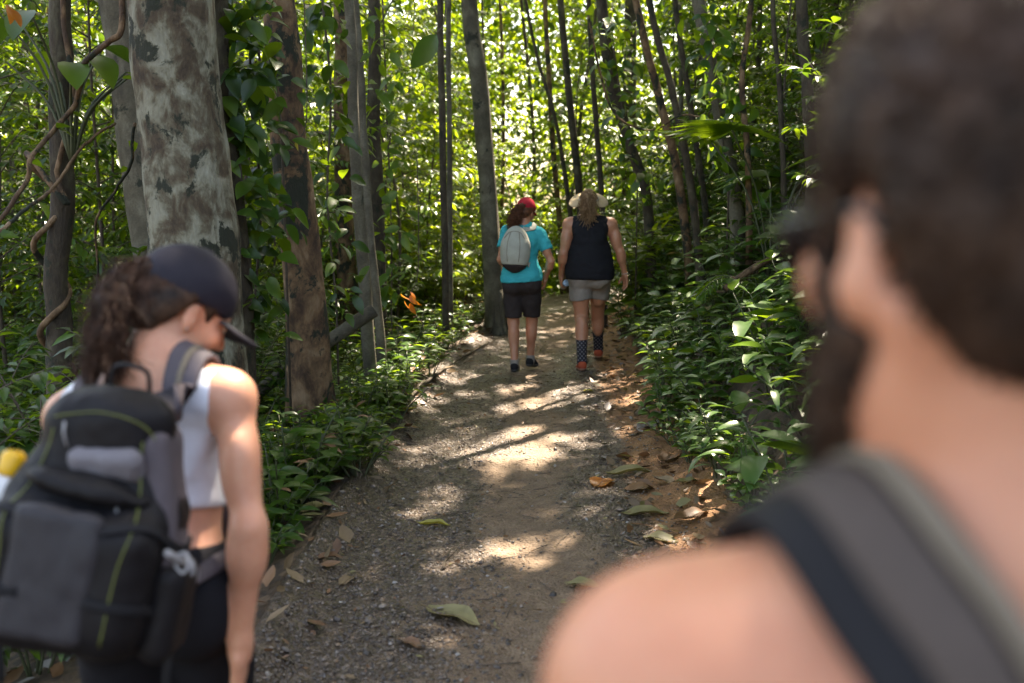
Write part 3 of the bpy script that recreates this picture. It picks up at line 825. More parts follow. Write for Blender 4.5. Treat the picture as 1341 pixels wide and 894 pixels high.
plant(BIGL, 'big_leaf_plant', 'big leaved climbing plant around the vine wound trunk', 'plant', None, tuple(PY(95, 215, 6.0)), .4, 1.0)
plant(FERN, 'fern', 'low fern by the woman in the dark cap', 'fern', None, (-2.05, 3.6, gh(-2.05, 3.6)), .2, 1.2)

for x, y in [(1.2, 19), (2.2, 20.5), (-1.0, 20.5), (3.4, 19), (-1.6, 18)]:
    plant(SAP_D[int(x * 10) % 3], 'sapling', 'dark green sapling closing the view behind the hikers', 'tree', 'saplings closing the view', (x, y, gh(x, y)), x * 5, 1.25)
for x, y in scatter(9, (1.2, 5), (5.5, 12), rg, bank_ok, .3, have=h3):
    plant(FERN, 'fern', 'low green fern among the broad leaved plants on the bank', 'fern', 'ferns on the bank', (x, y, gh(x, y) - .02), rg.uniform(0, 6.28), rg.uniform(.8, 1.2))
for x, y in scatter(8, (-3.5, 0), (5.0, 12), rg, verge_ok, .25, have=h4):
    plant(FERN, 'fern', 'low green fern among the verge plants', 'fern', 'ferns on the verge', (x, y, gh(x, y) - .02), rg.uniform(0, 6.28), rg.uniform(.6, 1.0))
# low carpet and the far wood: nobody could count these
rs_ = np.random.default_rng(9)
def carpet(name, label, n, xr, yr, test, L, mats, prob, hmax):
    x = rs_.uniform(*xr, n * 3); y = rs_.uniform(*yr, n * 3)
    d = x - cx(y); k = test(d - hw(y), -d - hw(y)) & (np.abs(x) < .62 * y + 2)
    x, y = x[k][:n], y[k][:n]
    z = gh(x, y) + rs_.uniform(.02, 1, len(x)) ** 1.5 * hmax
    lv = Leaves(); l = L * rs_.uniform(.5, 1.3, len(x))
    lv.add(np.stack([x, y, z], -1), rdir(rs_, len(x), -.4, .4), nrm(UP + rs_.normal(0, .4, (len(x), 3))), l, l * .45, .3)
    tag(link(name, lv.mesh(name, 'mid', mats, prob)), label, None, kind='stuff')
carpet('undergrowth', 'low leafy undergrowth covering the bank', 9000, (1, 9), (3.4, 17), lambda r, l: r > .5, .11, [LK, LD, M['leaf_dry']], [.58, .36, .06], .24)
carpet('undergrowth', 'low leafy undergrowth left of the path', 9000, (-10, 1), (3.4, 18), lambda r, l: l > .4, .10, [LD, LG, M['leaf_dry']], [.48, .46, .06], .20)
carpet('undergrowth', 'sunlit undergrowth far behind the hikers', 6000, (-14, 12), (15, 30), lambda r, l: (r > .3) | (l > .2), .16, [LB, LG], [.7, .3], .5)
# far wood
n = 105000
ang = rs_.uniform(-.66, .66, n); dist = rs_.uniform(25, 36, n)
x, y = np.sin(ang) * dist * 1.05, np.cos(ang) * dist
cl = fbm(x * .35, y * .35, 2.0); z = gh(x, y, False) + rs_.random(n) ** 1.1 * 11
ok = (fbm(ang * 14, z * .55, dist * .12) > -.55)
opening = np.exp(-((ang - .012) / .03) ** 2) * ((z > 1.4) & (z < 4.6)) * 1.3
ok &= rs_.random(n) > opening * .42
x, y, z = x[ok], y[ok], z[ok]; n = len(x)
lv = Leaves(); l = rs_.uniform(.22, .42, n)
lv.add(np.stack([x, y, z], -1), rdir(rs_, n, -.8, .2), nrm(UP + rs_.normal(0, .5, (n, 3))), l, l * .5, .3)
tag(link('far_woods', lv.mesh('far_woods', 'lo', [LB, LG, LD], [.4, .4, .2])), 'sunlit far-off wood behind everything', None, kind='stuff')
# ------------------------------------------------------------------ soft-surface modeller for people, clothes and packs
def rot(yaw=0, pitch=0, roll=0):
    """columns right, forward, up; yaw>0 turns left, pitch>0 leans forward, roll>0 tips the top to the right"""
    y, p, r = [math.radians(a) for a in (yaw, pitch, roll)]
    Rz = np.array([[math.cos(y), -math.sin(y), 0], [math.sin(y), math.cos(y), 0], [0, 0, 1]])
    Rx = np.array([[1, 0, 0], [0, math.cos(p), math.sin(p)], [0, -math.sin(p), math.cos(p)]])
    Ry = np.array([[math.cos(r), 0, math.sin(r)], [0, 1, 0], [-math.sin(r), 0, math.cos(r)]])
    return Rz @ Rx @ Ry
I3 = np.eye(3)
class Grid:
    def __init__(s, lo, hi, h):
        s.lo = np.asarray(lo, float); s.h = h
        s.n = np.ceil((np.asarray(hi) - s.lo) / h).astype(int) + 1
        s.D = np.full(s.n, 0.25, np.float32)
    def clone(s, D=None):
        g = Grid.__new__(Grid); g.lo, g.h, g.n = s.lo, s.h, s.n; g.D = (s.D if D is None else D).copy(); return g
    def win(s, lo, hi, m):
        a = np.clip(np.floor((np.asarray(lo) - m - s.lo) / s.h).astype(int), 0, s.n)
        b = np.clip(np.ceil((np.asarray(hi) + m - s.lo) / s.h).astype(int) + 1, 0, s.n)
        if (b <= a).any(): return None, None
        sl = tuple(slice(i, j) for i, j in zip(a, b))
        ax = [(s.lo[i] + s.h * np.arange(a[i], b[i])).astype(np.float32) for i in range(3)]
        return sl, np.meshgrid(*ax, indexing='ij')
    def all(s):
        return np.meshgrid(*[(s.lo[i] + s.h * np.arange(s.n[i])).astype(np.float32) for i in range(3)], indexing='ij')
    def put(s, f, lo, hi, k, sub=False):
        sl, X = s.win(lo, hi, max(k, .01) + .07)
        if sl is None: return
        d = f(*X); D = s.D[sl]
        if sub: d = -d; hh = np.maximum(k - np.abs(d - D), 0) / max(k, 1e-6); s.D[sl] = np.maximum(D, d) + hh * hh * k * .25
        else: hh = np.maximum(k - np.abs(d - D), 0) / max(k, 1e-6); s.D[sl] = np.minimum(D, d) - hh * hh * k * .25
    def ell(s, c, r, Rm=I3, k=.03, sub=False):
        c = np.asarray(c, float); r = np.broadcast_to(np.asarray(r, float), (3,)); m = r.max()
        def f(x, y, z):
            x, y, z = x - c[0], y - c[1], z - c[2]
            l = [x * Rm[0, i] + y * Rm[1, i] + z * Rm[2, i] for i in range(3)]
            k0 = np.sqrt(sum((l[i] / r[i]) ** 2 for i in range(3))) + 1e-6; k1 = np.sqrt(sum((l[i] / r[i] ** 2) ** 2 for i in range(3))) + 1e-6
            return np.where(k0 < .05, -r.min(), k0 * (k0 - 1) / k1)
        s.put(f, c - m, c + m, k, sub)
    def cone(s, a, b, ra, rb, k=.02, sub=False):
        a, b = np.asarray(a, float), np.asarray(b, float); ab = b - a; L2 = max(ab @ ab, 1e-9); m = max(ra, rb)
        def f(x, y, z):
            x, y, z = x - a[0], y - a[1], z - a[2]
            t = np.clip((x * ab[0] + y * ab[1] + z * ab[2]) / L2, 0, 1)
            return np.sqrt((x - t * ab[0]) ** 2 + (y - t * ab[1]) ** 2 + (z - t * ab[2]) ** 2) - (ra + (rb - ra) * t)
        s.put(f, np.minimum(a, b) - m, np.maximum(a, b) + m, k, sub)
    def box(s, c, half, rr, Rm=I3, k=.01, sub=False):
        c = np.asarray(c, float); half = np.asarray(half, float) - rr; m = np.linalg.norm(half) + rr
        def f(x, y, z):
            x, y, z = x - c[0], y - c[1], z - c[2]
            q = [np.abs(x * Rm[0, i] + y * Rm[1, i] + z * Rm[2, i]) - half[i] for i in range(3)]
            return np.sqrt(sum(np.maximum(v, 0) ** 2 for v in q)) + np.minimum(np.maximum(np.maximum(q[0], q[1]), q[2]), 0) - rr
        s.put(f, c - m, c + m, k, sub)
    def sample(s, p):
        q = np.clip((np.atleast_2d(p) - s.lo) / s.h, 0, s.n - 1.001); i = q.astype(int); f = q - i; v = 0
        for a in (0, 1):
            for b in (0, 1):
                for c in (0, 1):
                    w = (f[:, 0] if a else 1 - f[:, 0]) * (f[:, 1] if b else 1 - f[:, 1]) * (f[:, 2] if c else 1 - f[:, 2])
                    v = v + w * s.D[i[:, 0] + a, i[:, 1] + b, i[:, 2] + c]
        return v
    def grad(s, p):
        e = s.h; p = np.atleast_2d(p)
        return nrm(np.stack([s.sample(p + np.eye(3)[i] * e) - s.sample(p - np.eye(3)[i] * e) for i in range(3)], -1))
    def snap(s, p, off=.0, it=12):
        p = np.array(np.atleast_2d(p), float)
        for _ in range(it): p -= s.grad(p) * (s.sample(p) - off)[:, None] * .8
        return p
    def surface(s, smooth=2):
        D = s.D; S = D < 0
        c = [D[i:D.shape[0] - 1 + i, j:D.shape[1] - 1 + j, k:D.shape[2] - 1 + k] for i in (0, 1) for j in (0, 1) for k in (0, 1)]
        cnt = sum((q < 0).astype(np.int8) for q in c)
        act = (cnt > 0) & (cnt < 8); idx = np.argwhere(act)
        vals = np.stack([q[act] for q in c], -1)
        off = np.array([(i, j, k) for i in (0, 1) for j in (0, 1) for k in (0, 1)], float)
        acc = np.zeros((len(idx), 3)); n = np.zeros(len(idx))
        for a in range(8):
            for b in range(a + 1, 8):
                if np.abs(off[a] - off[b]).sum() != 1: continue
                va, vb = vals[:, a], vals[:, b]; m = (va < 0) != (vb < 0)
                t = np.where(m, va / np.where(m, va - vb, 1), 0)
                acc += np.where(m[:, None], off[a] + (off[b] - off[a]) * t[:, None], 0); n += m
        V = s.lo + s.h * (idx + acc / n[:, None])
        ID = np.full(act.shape, -1, np.int64); ID[act] = np.arange(len(idx))
        F = []
        for ax in range(3):
            a0 = [slice(None)] * 3; a1 = [slice(None)] * 3; a0[ax] = slice(0, -1); a1[ax] = slice(1, None)
            s0, s1 = S[tuple(a0)], S[tuple(a1)]; e = np.argwhere(s0 != s1); o1, o2 = [(1, 2), (2, 0), (0, 1)][ax]
            ok = (e[:, o1] > 0) & (e[:, o2] > 0) & (e[:, o1] < act.shape[o1]) & (e[:, o2] < act.shape[o2]); e = e[ok]
            fl = s0[tuple(e.T)]; q = []
            for d1, d2 in ((-1, -1), (0, -1), (0, 0), (-1, 0)):
                p = e.copy(); p[:, o1] += d1; p[:, o2] += d2; q.append(ID[tuple(p.T)])
            q = np.stack(q, -1); q[~fl] = q[~fl][:, ::-1]; F.append(q)
        F = np.concatenate(F); F = F[(F >= 0).all(1)]
        for _ in range(smooth):
            A = np.zeros_like(V); w = np.zeros(len(V))
            for i in range(4):
                for j in (1, 3):
                    np.add.at(A, F[:, i], V[F[:, (i + j) % 4]]); np.add.at(w, F[:, i], 1)
            V = V * .4 + .6 * A / np.maximum(w, 1)[:, None]
        return V, F
    def normals(s, V): return s.grad(V)

def smax(a, b, k):
    h = np.maximum(k - np.abs(a - b), 0) / k
    return np.maximum(a, b) + h * h * k * .25
def smin(a, b, k): return -smax(-a, -b, k)

def obj_from(g, name, mat, parent, org, smooth=2, wrinkle=None, floor=None):
    V, F = g.surface(smooth)
    if wrinkle:
        amp, sx, sy, sz = wrinkle
        V = V + g.normals(V) * (amp * fbm(V[:, 0] * sx, V[:, 1] * sy, V[:, 2] * sz))[:, None]
    if len(V) == 0: return None
    return link(name, mk_mesh(name, V - org, [F], True, None, [mat]), parent)

def bez(a, b, t): return np.asarray(a) + (np.asarray(b) - np.asarray(a)) * t

def add_hand(g, wr, d, n, side, curl=35, s=1.0, spread=7):
    """wr wrist, d finger direction, n palm normal (the way the palm looks), side +1 when the thumb lies along cross(n,d)"""
    d = nrm(d); n = nrm(np.asarray(n) - d * np.dot(n, d)); t = np.cross(n, d) * side
    Rm = np.stack([t, d, n], 1)
    pc = wr + d * .048 * s
    g.cone(wr - d * .01, wr + d * .02 * s, .024 * s, .025 * s, .015)
    g.box(pc, (.040 * s, .046 * s, .0145 * s), .013 * s, Rm, .012)
    g.ell(wr + d * .035 * s + t * .026 * s + n * .008 * s, (.018 * s, .032 * s, .015 * s), Rm, .012)
    for i, (o, l) in enumerate([(.030, .072), (.010, .080), (-.010, .074), (-.029, .058)]):
        b = wr + d * (.088 - .004 * abs(i - 1)) * s + t * o * s; a = math.radians(curl * .45 + i * 2); p = b
        sa = math.radians((1.2 - i) * spread * .5)
        for k, fr in enumerate((.46, .31, .25)):
            dd = nrm((d * math.cos(sa) + t * math.sin(sa)) * math.cos(a) + n * math.sin(a)); e = p + dd * l * fr * s
            g.cone(p, e, (.0092 - .0010 * k) * s, (.0086 - .0012 * k) * s, .007); p = e; a += math.radians(curl * (.9 if k == 0 else .6))
    p = wr + d * .028 * s + t * .030 * s + n * .006 * s
    for k, l in enumerate((.034, .032, .026)):
        dd = nrm(t * (.75 - .28 * k) + d * (.75 + .1 * k) + n * (.28 + .12 * k)); e = p + dd * l * s
        g.cone(p, e, (.0125 - .0014 * k) * s, (.0110 - .0014 * k) * s, .009); p = e

def add_head(g, c, Rh, s=1.0, neck=None, nr=.053, fem=True):
    def L(x, y, z): return c + Rh @ (np.array([x, y, z]) * s)
    E = lambda p, r, k=.02, sub=False: g.ell(L(*p), np.array(r) * s, Rh, k, sub)
    if neck is not None:
        g.cone(neck, L(0, -.022, -.045), nr * 1.08, nr * .98, .03); g.cone(neck, L(0, .012, -.07), nr * .9, nr * .72, .03)
    E((0, -.012, .045), (.074, .096, .086)); E((0, .030, -.015), (.064, .066, .085), .03)
    E((0, .038, -.070), (.050 if fem else .056, .050, .038), .03); E((0, .076, -.094), (.020, .016, .016), .025)
    E((0, .078, .040), (.055, .02, .014), .02)
    for q in (-1, 1):
        E((q * .046, .066, -.014), (.024, .022, .022), .025)
        E((q * .031, .100, .014), (.017, .014, .012), .014, True)
        E((q * .048, -.0, -.075), (.02, .03, .03), .03)
        ear = Rh @ rot(q * -12, 0, q * -6)
        g.ell(L(q * .080, -.008, .0), np.array((.0085, .0165, .032)) * s, ear, .006)
        g.ell(L(q * .088, -.004, .006), np.array((.006, .011, .019)) * s, ear, .004, True)
        g.ell(L(q * .076, .0, -.024), np.array((.009, .012, .012)) * s, ear, .006)
        E((q * .012, .104, -.022), (.008, .010, .007), .008)
    g.cone(L(0, .092, .022), L(0, .116, -.016), .0085 * s, .0125 * s, .014)
    E((0, .094, -.046), (.024, .012, .006), .006); E((0, .092, -.058), (.021, .012, .007), .006)
    E((0, .104, -.0515), (.022, .006, .0016), .002, True)
    return L

def add_eyes(L, s, parent, org):
    for q in (-1, 1):
        mb = MB(); c = L(q * .031, .0845, .014)
        a = np.linspace(0, np.pi, 9); p = c + (L(0, 1, 0) - L(0, 0, 0))[None] / s * (-np.cos(a) * .0118 * s)[:, None]
        mb.tube(p - org, np.sin(a) * .0118 * s + 1e-5, 12)
        mb.build('eye', M['eye'], parent)

def add_leg(g, hip, knee, ank, s=1.0, back=(0, -1, 0)):
    bk = np.asarray(back, float)
    g.cone(hip, knee, .088 * s, .056 * s, .04); g.ell(bez(hip, knee, .35) - bk * .012, np.array((.075, .08, .15)) * s, I3, .04)
    g.cone(knee, ank, .052 * s, .035 * s, .03); g.ell(bez(knee, ank, .30) + bk * .018, np.array((.052, .050, .115)) * s, I3, .03)
    g.ell(bez(knee, ank, -.0) - bk * .012, np.array((.043, .04, .05)) * s, I3, .02)
    g.cone(ank, ank + np.array([0, .0, -.04]), .035 * s, .033 * s, .02)
    g.cone(ank - np.array([0, .015, .035]), ank + np.array([0, .13, -.05]), .03, .026, .02)
def add_arm(g, sh, el, wr, s=1.0, m=1.0):
    g.ell(sh, np.array((.056, .058, .062)) * s * m, I3, .05)
    g.cone(sh, el, .047 * s * m, .036 * s, .03)
    g.cone(el, wr, .039 * s, .0245 * s, .02); g.ell(bez(el, wr, .22), np.array((.042, .044, .060)) * s, I3, .03)
    g.ell(el + np.array([0, -.020, .0]) * s, np.array((.022, .022, .026)) * s, I3, .012); g.ell(bez(sh, el, .45) + np.array([0, .012, 0]), np.array((.040, .046, .075)) * s * m, I3, .03)
    g.ell(bez(sh, el, .55) + np.array([0, -.016, 0]), np.array((.038, .036, .085)) * s * m, I3, .03)
def add_torso(g, pel, chest, neck, shL, shR, Rp, Rc, s=1.0, hip=1.0, waist=1.0, bust=0.0, depth=1.0):
    p = lambda c, Rm, x, y, z: c + Rm @ np.array([x, y, z])
    g.ell(pel, np.array((.165 * hip, .118 * depth, .12)) * s, Rp, .05)
    for q in (-1, 1): g.ell(p(pel, Rp, q * .078 * hip, -.05 * depth, -.045), np.array((.095 * hip, .085, .10)) * s, Rp, .05)
    g.ell(bez(pel, chest, .45), np.array((.135 * waist, .102 * depth, .17)) * s, Rc, .06)
    g.ell(chest, np.array((.152, .112 * depth, .20)) * s, Rc, .06)
    g.ell(p(chest, Rc, 0, -.028, .10), np.array((.150, .078, .10)) * s, Rc, .05)
    g.cone(bez(shL, shR, .12), bez(shL, shR, .88), .056 * s, .056 * s, .06)
    for sh in (shL, shR):
        g.cone(neck + UP * .045, bez(neck, sh, .86) + UP * .012, .040 * s, .032 * s, .05)
        q = -1 if sh is shL else 1
        g.ell(p(chest, Rc, q * .078, -.082 * depth, .06), np.array((.055, .026, .085)) * s, Rc, .03)
        if bust: g.ell(p(chest, Rc, q * .072, .095, .02), np.array((.062, .05, .062)) * s * bust, Rc, .03)
    g.cone(p(chest, Rc, 0, -.135 * depth, -.2), p(chest, Rc, 0, -.128 * depth, .1), .014, .012, .03, True)

def shoe(parent, org, ank, yaw, mats, s=1.0, pitch=0, laces=True):
    """sneaker: upper and sole"""
    Rm = rot(yaw, pitch); h = ank + Rm @ np.array([0, 0, -.085 * s]); q = lambda x, y, z: h + Rm @ np.array([x, y, z]) * s
    g = Grid(h - .28, h + .28, .005)
    g.cone(q(0, -.03, .035), q(0, .10, .03), .036 * s, .038 * s, .02); g.ell(q(0, .14, .022), np.array((.045, .062, .028)) * s, Rm, .03)
    g.cone(q(0, -.022, .05), q(0, .0, .085), .038 * s, .040 * s, .02); g.cone(q(0, .02, .07), q(0, .1, .04), .034 * s, .036 * s, .02)
    g.cone(q(0, -.005, .10), q(0, -.015, .15), .031 * s, .033 * s, .006, True)
    up = g.clone(); X = g.all(); zl = sum((X[i] - h[i]) * Rm[i, 2] for i in range(3)) / s
    up.D = np.maximum(g.D, .012 - zl); o = obj_from(up, 'shoe', mats[0], parent, org)
    sl = g.clone(); sl.D = smax(np.maximum(g.D - .006, zl - .02), -.012 - zl, .008); obj_from(sl, 'sole', mats[1], o, org)
    if laces:
        mb = MB()
        for k in range(4):
            y = .055 + k * .02; a, b_ = q(-.022, y, .072 - k * .008), q(.022, y + .008, .072 - k * .008)
            mb.tube(spline([a, (a + b_) / 2 + UP * .006, b_], 5) - org, .0028 * s, 5)
        mb.build('laces', mats[1], o)
    return o

def strands(mb, roots, ctrl, n, rad, wave, rng, pts=12, spread=None, m=0, taper=.5):
    """hair locks from roots (n,3) along control offsets, with per-lock wander"""
    for i in range(n):
        r0 = roots[i % len(roots)]; c = [r0]
        ph = rng.normal(0, 1, 3)
        for j, (o, sd) in enumerate(ctrl): c.append(np.asarray(o) + rng.normal(0, 1, 3) * sd)
        p = spline(c, pts); t = np.linspace(0, 1, pts)[:, None]
        p = p + wave * np.sin(t * (9 + 5 * rng.random()) + ph[None] * 3) * t ** .6
        V, F = tube(p, np.linspace(rad, rad * taper, pts), 4, cap=False); mb.add(V, F, m)

def hair_mat(name, dark, light):
    m, nt, b = new_mat(name)
    f = noise(nt, coords(nt), 40, 3, .6)
    nt.links.new(ramp(nt, f, [(.3, dark), (.72, light)]), b.inputs['Base Color'])
    b.inputs['Roughness'].default_value = .5; b.inputs['Specular IOR Level'].default_value = .22
    bump(nt, b, noise(nt, coords(nt), 160, 3, .7), .4, .003)
    return m
def skin_mat(name, col, red=.35):
    m, nt, b = new_mat(name)
    v = coords(nt); f = noise(nt, v, 13, 6, .7); f2 = noise(nt, v, 260, 3, .6)
    c = ramp(nt, f, [(.28, (col[0] * .86, col[1] * .74, col[2] * .70)), (.72, tuple(min(1, x * 1.08) for x in col))])
    c = mix(nt, .18, c, ramp(nt, f2, [(.3, (col[0] * .8, col[1] * .6, col[2] * .55)), (.7, col)]))
    nt.links.new(c, b.inputs['Base Color']); b.inputs['Roughness'].default_value = .42; b.inputs['Specular IOR Level'].default_value = .42
    b.inputs['Subsurface Weight'].default_value = .25; b.inputs['Subsurface Radius'].default_value = (1, .35, .2); b.inputs['Subsurface Scale'].default_value = .008
    bump(nt, b, f2, .12, .002)
    return m
def cloth(name, col, rough=.85, weave=420, var=.15, sheen=0.0, bmp=.25):
    m, nt, b = new_mat(name); v = coords(nt)
    f = noise(nt, v, 12, 4); w = noise(nt, v, weave, 2, .6)
    c = ramp(nt, f, [(.3, tuple(x * (1 - var) for x in col)), (.7, tuple(min(1, x * (1 + var)) for x in col))])
    nt.links.new(mix(nt, .3, c, ramp(nt, w, [(.3, tuple(x * .7 for x in col)), (.7, tuple(min(1, x * 1.2) for x in col))])), b.inputs['Base Color'])
    b.inputs['Roughness'].default_value = rough; b.inputs['Sheen Weight'].default_value = sheen; b.inputs['Specular IOR Level'].default_value = .18
    bump(nt, b, w, bmp, .002)
    return m
m, nt, b = new_mat('eye'); b.inputs['Base Color'].default_value = (.55, .5, .47, 1); b.inputs['Roughness'].default_value = .15; M['eye'] = m
M['skin_pale'] = skin_mat('skin_pale', (.68, .35, .225)); M['skin_tan'] = skin_mat('skin_tan', (.48, .23, .135)); M['skin_pink'] = skin_mat('skin_pink', (.64, .30, .18))
M['hair_dark'] = hair_mat('hair_dark', (.012, .006, .004), (.075, .040, .024)); M['hair_brown'] = hair_mat('hair_brown', (.016, .007, .004), (.085, .038, .02))
M['hair_red'] = hair_mat('hair_red', (.05, .018, .010), (.17, .065, .030)); M['hair_blond'] = hair_mat('hair_blond', (.12, .065, .03), (.34, .21, .11))
M['black_cloth'] = cloth('black_cloth', (.012, .012, .015)); M['teal_cloth'] = cloth('teal_cloth', (.012, .36, .40), .75); M['white_cloth'] = cloth('white_cloth', (.74, .75, .80), .8)
M['charcoal_cloth'] = cloth('charcoal_cloth', (.035, .028, .027)); M['grey_cloth'] = cloth('grey_cloth', (.25, .22, .19)); M['red_cloth'] = cloth('red_cloth', (.42, .022, .035))
M['navy_cap'] = cloth('navy_cap', (.020, .018, .026), .65); M['straw'] = cloth('straw', (.46, .34, .20), .8, 160, .2, .1, .6); M['khaki_pack'] = cloth('khaki_pack', (.36, .36, .30), .7)
M['pack_black'] = cloth('pack_black', (.011, .010, .011), .55, 300); M['pack_grey'] = cloth('pack_grey', (.040, .038, .042), .5, 300); M['pack_highlight'] = cloth('pack_highlight', (.17, .16, .175), .45, 300)
M['lime'] = simple('lime', (.13, .15, .03), .6); M['strap_grey'] = cloth('strap_grey', (.10, .085, .095), .65, 260); M['strap_edge'] = cloth('strap_edge', (.19, .155, .115), .7, 260)
M['strap_pad'] = cloth('strap_pad', (.085, .066, .056), .7, 200); M['strap_black'] = cloth('strap_black', (.014, .014, .016), .7, 260)
M['plastic_grey'] = simple('plastic_grey', (.35, .35, .36), .3); M['plastic_black'] = simple('plastic_black', (.015, .015, .016), .25, bmp=0); M['yellow_plastic'] = simple('yellow_plastic', (.75, .42, .02), .35, bmp=0)
M['white_plastic'] = simple('white_plastic', (.62, .64, .66), .35, bmp=0); M['blue_plastic'] = simple('blue_plastic', (.32, .46, .62), .3, bmp=0)
M['shoe_black'] = cloth('shoe_black', (.014, .014, .016)); M['shoe_sole'] = simple('shoe_sole', (.05, .05, .055), .6); M['shoe_red'] = cloth('shoe_red', (.40, .075, .035)); M['sole_pale'] = simple('sole_pale', (.34, .17, .11), .6)
M['lens'] = simple('lens', (.012, .010, .009), .08, bmp=0); M['bottle_clear'] = simple('bottle_clear', (.34, .36, .37), .2, bmp=0)
# patterned socks: rows of pale marks on navy
m, nt, b = new_mat('sock_pattern'); v = coords(nt)
sx = nt.nodes.new('ShaderNodeSeparateXYZ'); nt.links.new(v, sx.inputs[0])
def _mth(op, a, bb=None):
    n = nt.nodes.new('ShaderNodeMath'); n.operation = op
    for i, q in enumerate((a, bb)):
        if q is None: continue
        if isinstance(q, (int, float)): n.inputs[i].default_value = q
        else: nt.links.new(q, n.inputs[i])
    return n.outputs[0]
r1 = _mth('SINE', _mth('MULTIPLY', sx.outputs[2], 160.0)); r2 = _mth('SINE', _mth('MULTIPLY', sx.outputs[0], 170.0))
k = _mth('GREATER_THAN', _mth('MULTIPLY', r1, r2), .38)
nt.links.new(mix(nt, k, (.012, .011, .016), (.15, .135, .14)), b.inputs['Base Color']); b.inputs['Roughness'].default_value = .85; M['sock_pattern'] = m

def ribbon(mb, path, normals, width, thick=.006, m=0, edge=None):
    """flat strap along path with given surface normals"""
    t = nrm(np.gradient(path, axis=0)); sd = nrm(np.cross(t, normals)); n = len(path)
    w = np.broadcast_to(np.asarray(width, float), (n,))[:, None]
    prof = [(-.5, 0), (-.5, .75), (-.42, 1), (.42, 1), (.5, .75), (.5, 0)]
    V = np.stack([path + sd * w * a + normals * thick * c for a, c in prof], 1).reshape(-1, 3)
    k = len(prof); i = np.arange(n - 1)[:, None] * k; j = np.arange(k)[None]; jn = (j + 1) % k
    F = np.stack([i + j, i + jn, i + k + jn, i + k + j], -1).reshape(-1, 4)
    mb.add(V, [F, np.array([[5, 4, 3, 2, 1, 0]]), np.array([range((n - 1) * k, n * k)])], m)
def lathe(mb, prof, c, Rm=I3, n=28, m=0, wob=None):
    """prof list of (radius, height)"""
    p = np.array(prof, float); a = np.linspace(0, 2 * np.pi, n, endpoint=False)
    V = np.stack([p[:, :1] * np.cos(a), p[:, :1] * np.sin(a), np.repeat(p[:, 1:], n, 1)], -1)
    if wob is not None: V = wob(V, a)
    V = np.asarray(c) + V.reshape(-1, 3) @ Rm.T
    i = np.arange(len(p) - 1)[:, None] * n; j = np.arange(n)[None]; k = (j + 1) % n
    mb.add(V, np.stack([i + j, i + k, i + n + k, i + n + j], -1).reshape(-1, 4), m)

def cap_on(L, Rh, s, mat, parent, org, visor=.075, band=True):
    """baseball cap sitting on a head: crown and visor"""
    c = L(0, -.008, .045); g = Grid(c - .26, c + .26, .005)
    g.ell(L(0, -.010, .052), np.array((.088, .110, .096)) * s, Rh, .01)
    X = g.all(); l = [sum((X[i] - L(0, 0, 0)[i]) * Rh[i, j] for i in range(3)) / s for j in range(3)]
    low = .030 + .16 * np.clip(-l[1] - .02, 0, 1) * .25
    inner = g.clone(); crown = g.clone(); crown.D = smax(g.D, (low - l[2]) * s, .006)
    # opening at the back for the ponytail
    crown.ell(L(0, -.125, .045), np.array((.032, .04, .022)) * s, Rh, .006, True)
    o = obj_from(crown, 'cap', mat, parent, org, wrinkle=(.0016, 20, 20, 20))
    v = Grid(c - .3, c + .3, .004)
    v.ell(L(0, .085, .028), np.array((.082, .105, .2)) * s, Rh, .01)
    Xv = v.all(); l = [sum((Xv[i] - L(0, 0, 0)[i]) * Rh[i, j] for i in range(3)) / s for j in range(3)]
    zc = .034 - .12 * np.clip(l[1] - .07, 0, 1) - 2.6 * l[0] ** 2
    v.D = np.maximum(np.maximum(v.D, (np.abs(l[2] - zc) - .0035) * s), (.085 - 6 * l[0] ** 2 - l[1]) * s)
    obj_from(v, 'visor', mat, o, org, smooth=1)
    mb = MB()
    a = np.linspace(0, 1, 14)
    for th in np.linspace(0, 2 * np.pi, 6, endpoint=False):
        p = np.array([L(.0885 * math.sin(x) * math.cos(th), -.010 + .1105 * math.sin(x) * math.sin(th), .052 + .0965 * math.cos(x)) for x in np.linspace(.05, 1.75, 14)])
        mb.tube(p - org, .0014 * s, 4)
    p = np.array([L(.010 * math.cos(t), -.010 + .010 * math.sin(t), .149) for t in np.linspace(0, 6.28, 10)])
    mb.tube(p - org, .004, 5); mb.build('seams', mat, o)
    return o
# ------------------------------------------------------------------ person: woman in the dark cap (close, walking, looking down to the side)
def local(X, c, Rm, s=1.0):
    return [sum((X[i] - c[i]) * Rm[i, j] for i in range(3)) / s for j in range(3)]
def wp(c, Rm, x, y, z): return np.asarray(c) + Rm @ np.array([x, y, z])
def scalp(gsrc, L, c, Rh, s, offs, line, xcut=None):
    """shell over the skull, kept above a hairline z(y)"""
    g = gsrc.clone(); g.D[:] = .25
    g.ell(L(0, -.014, .045), np.array((.074 + offs, .096 + offs, .086 + offs)) * s, Rh, .02)
    g.ell(L(0, -.050, -.02), np.array((.058 + offs, .052 + offs, .06)) * s, Rh, .03)
    for q in (-1, 1): g.ell(L(q * .055, -.008, .02), np.array((.022 + offs, .06, .05)) * s, Rh, .03)
    X = g.all(); l = local(X, c, Rh, s)
    zz = np.interp(l[1].ravel(), [a for a, b in line], [b for a, b in line]).reshape(l[1].shape)
    g.D = smax(g.D, (zz - l[2]) * .75 * s, .012)
    return g
LINE_LONG = [(-.12, -.085), (-.06, -.075), (-.035, -.03), (-.022, .012), (.0, .038), (.02, .02), (.036, -.005), (.044, .03), (.06, .07), (.085, .088), (.1, .11)]

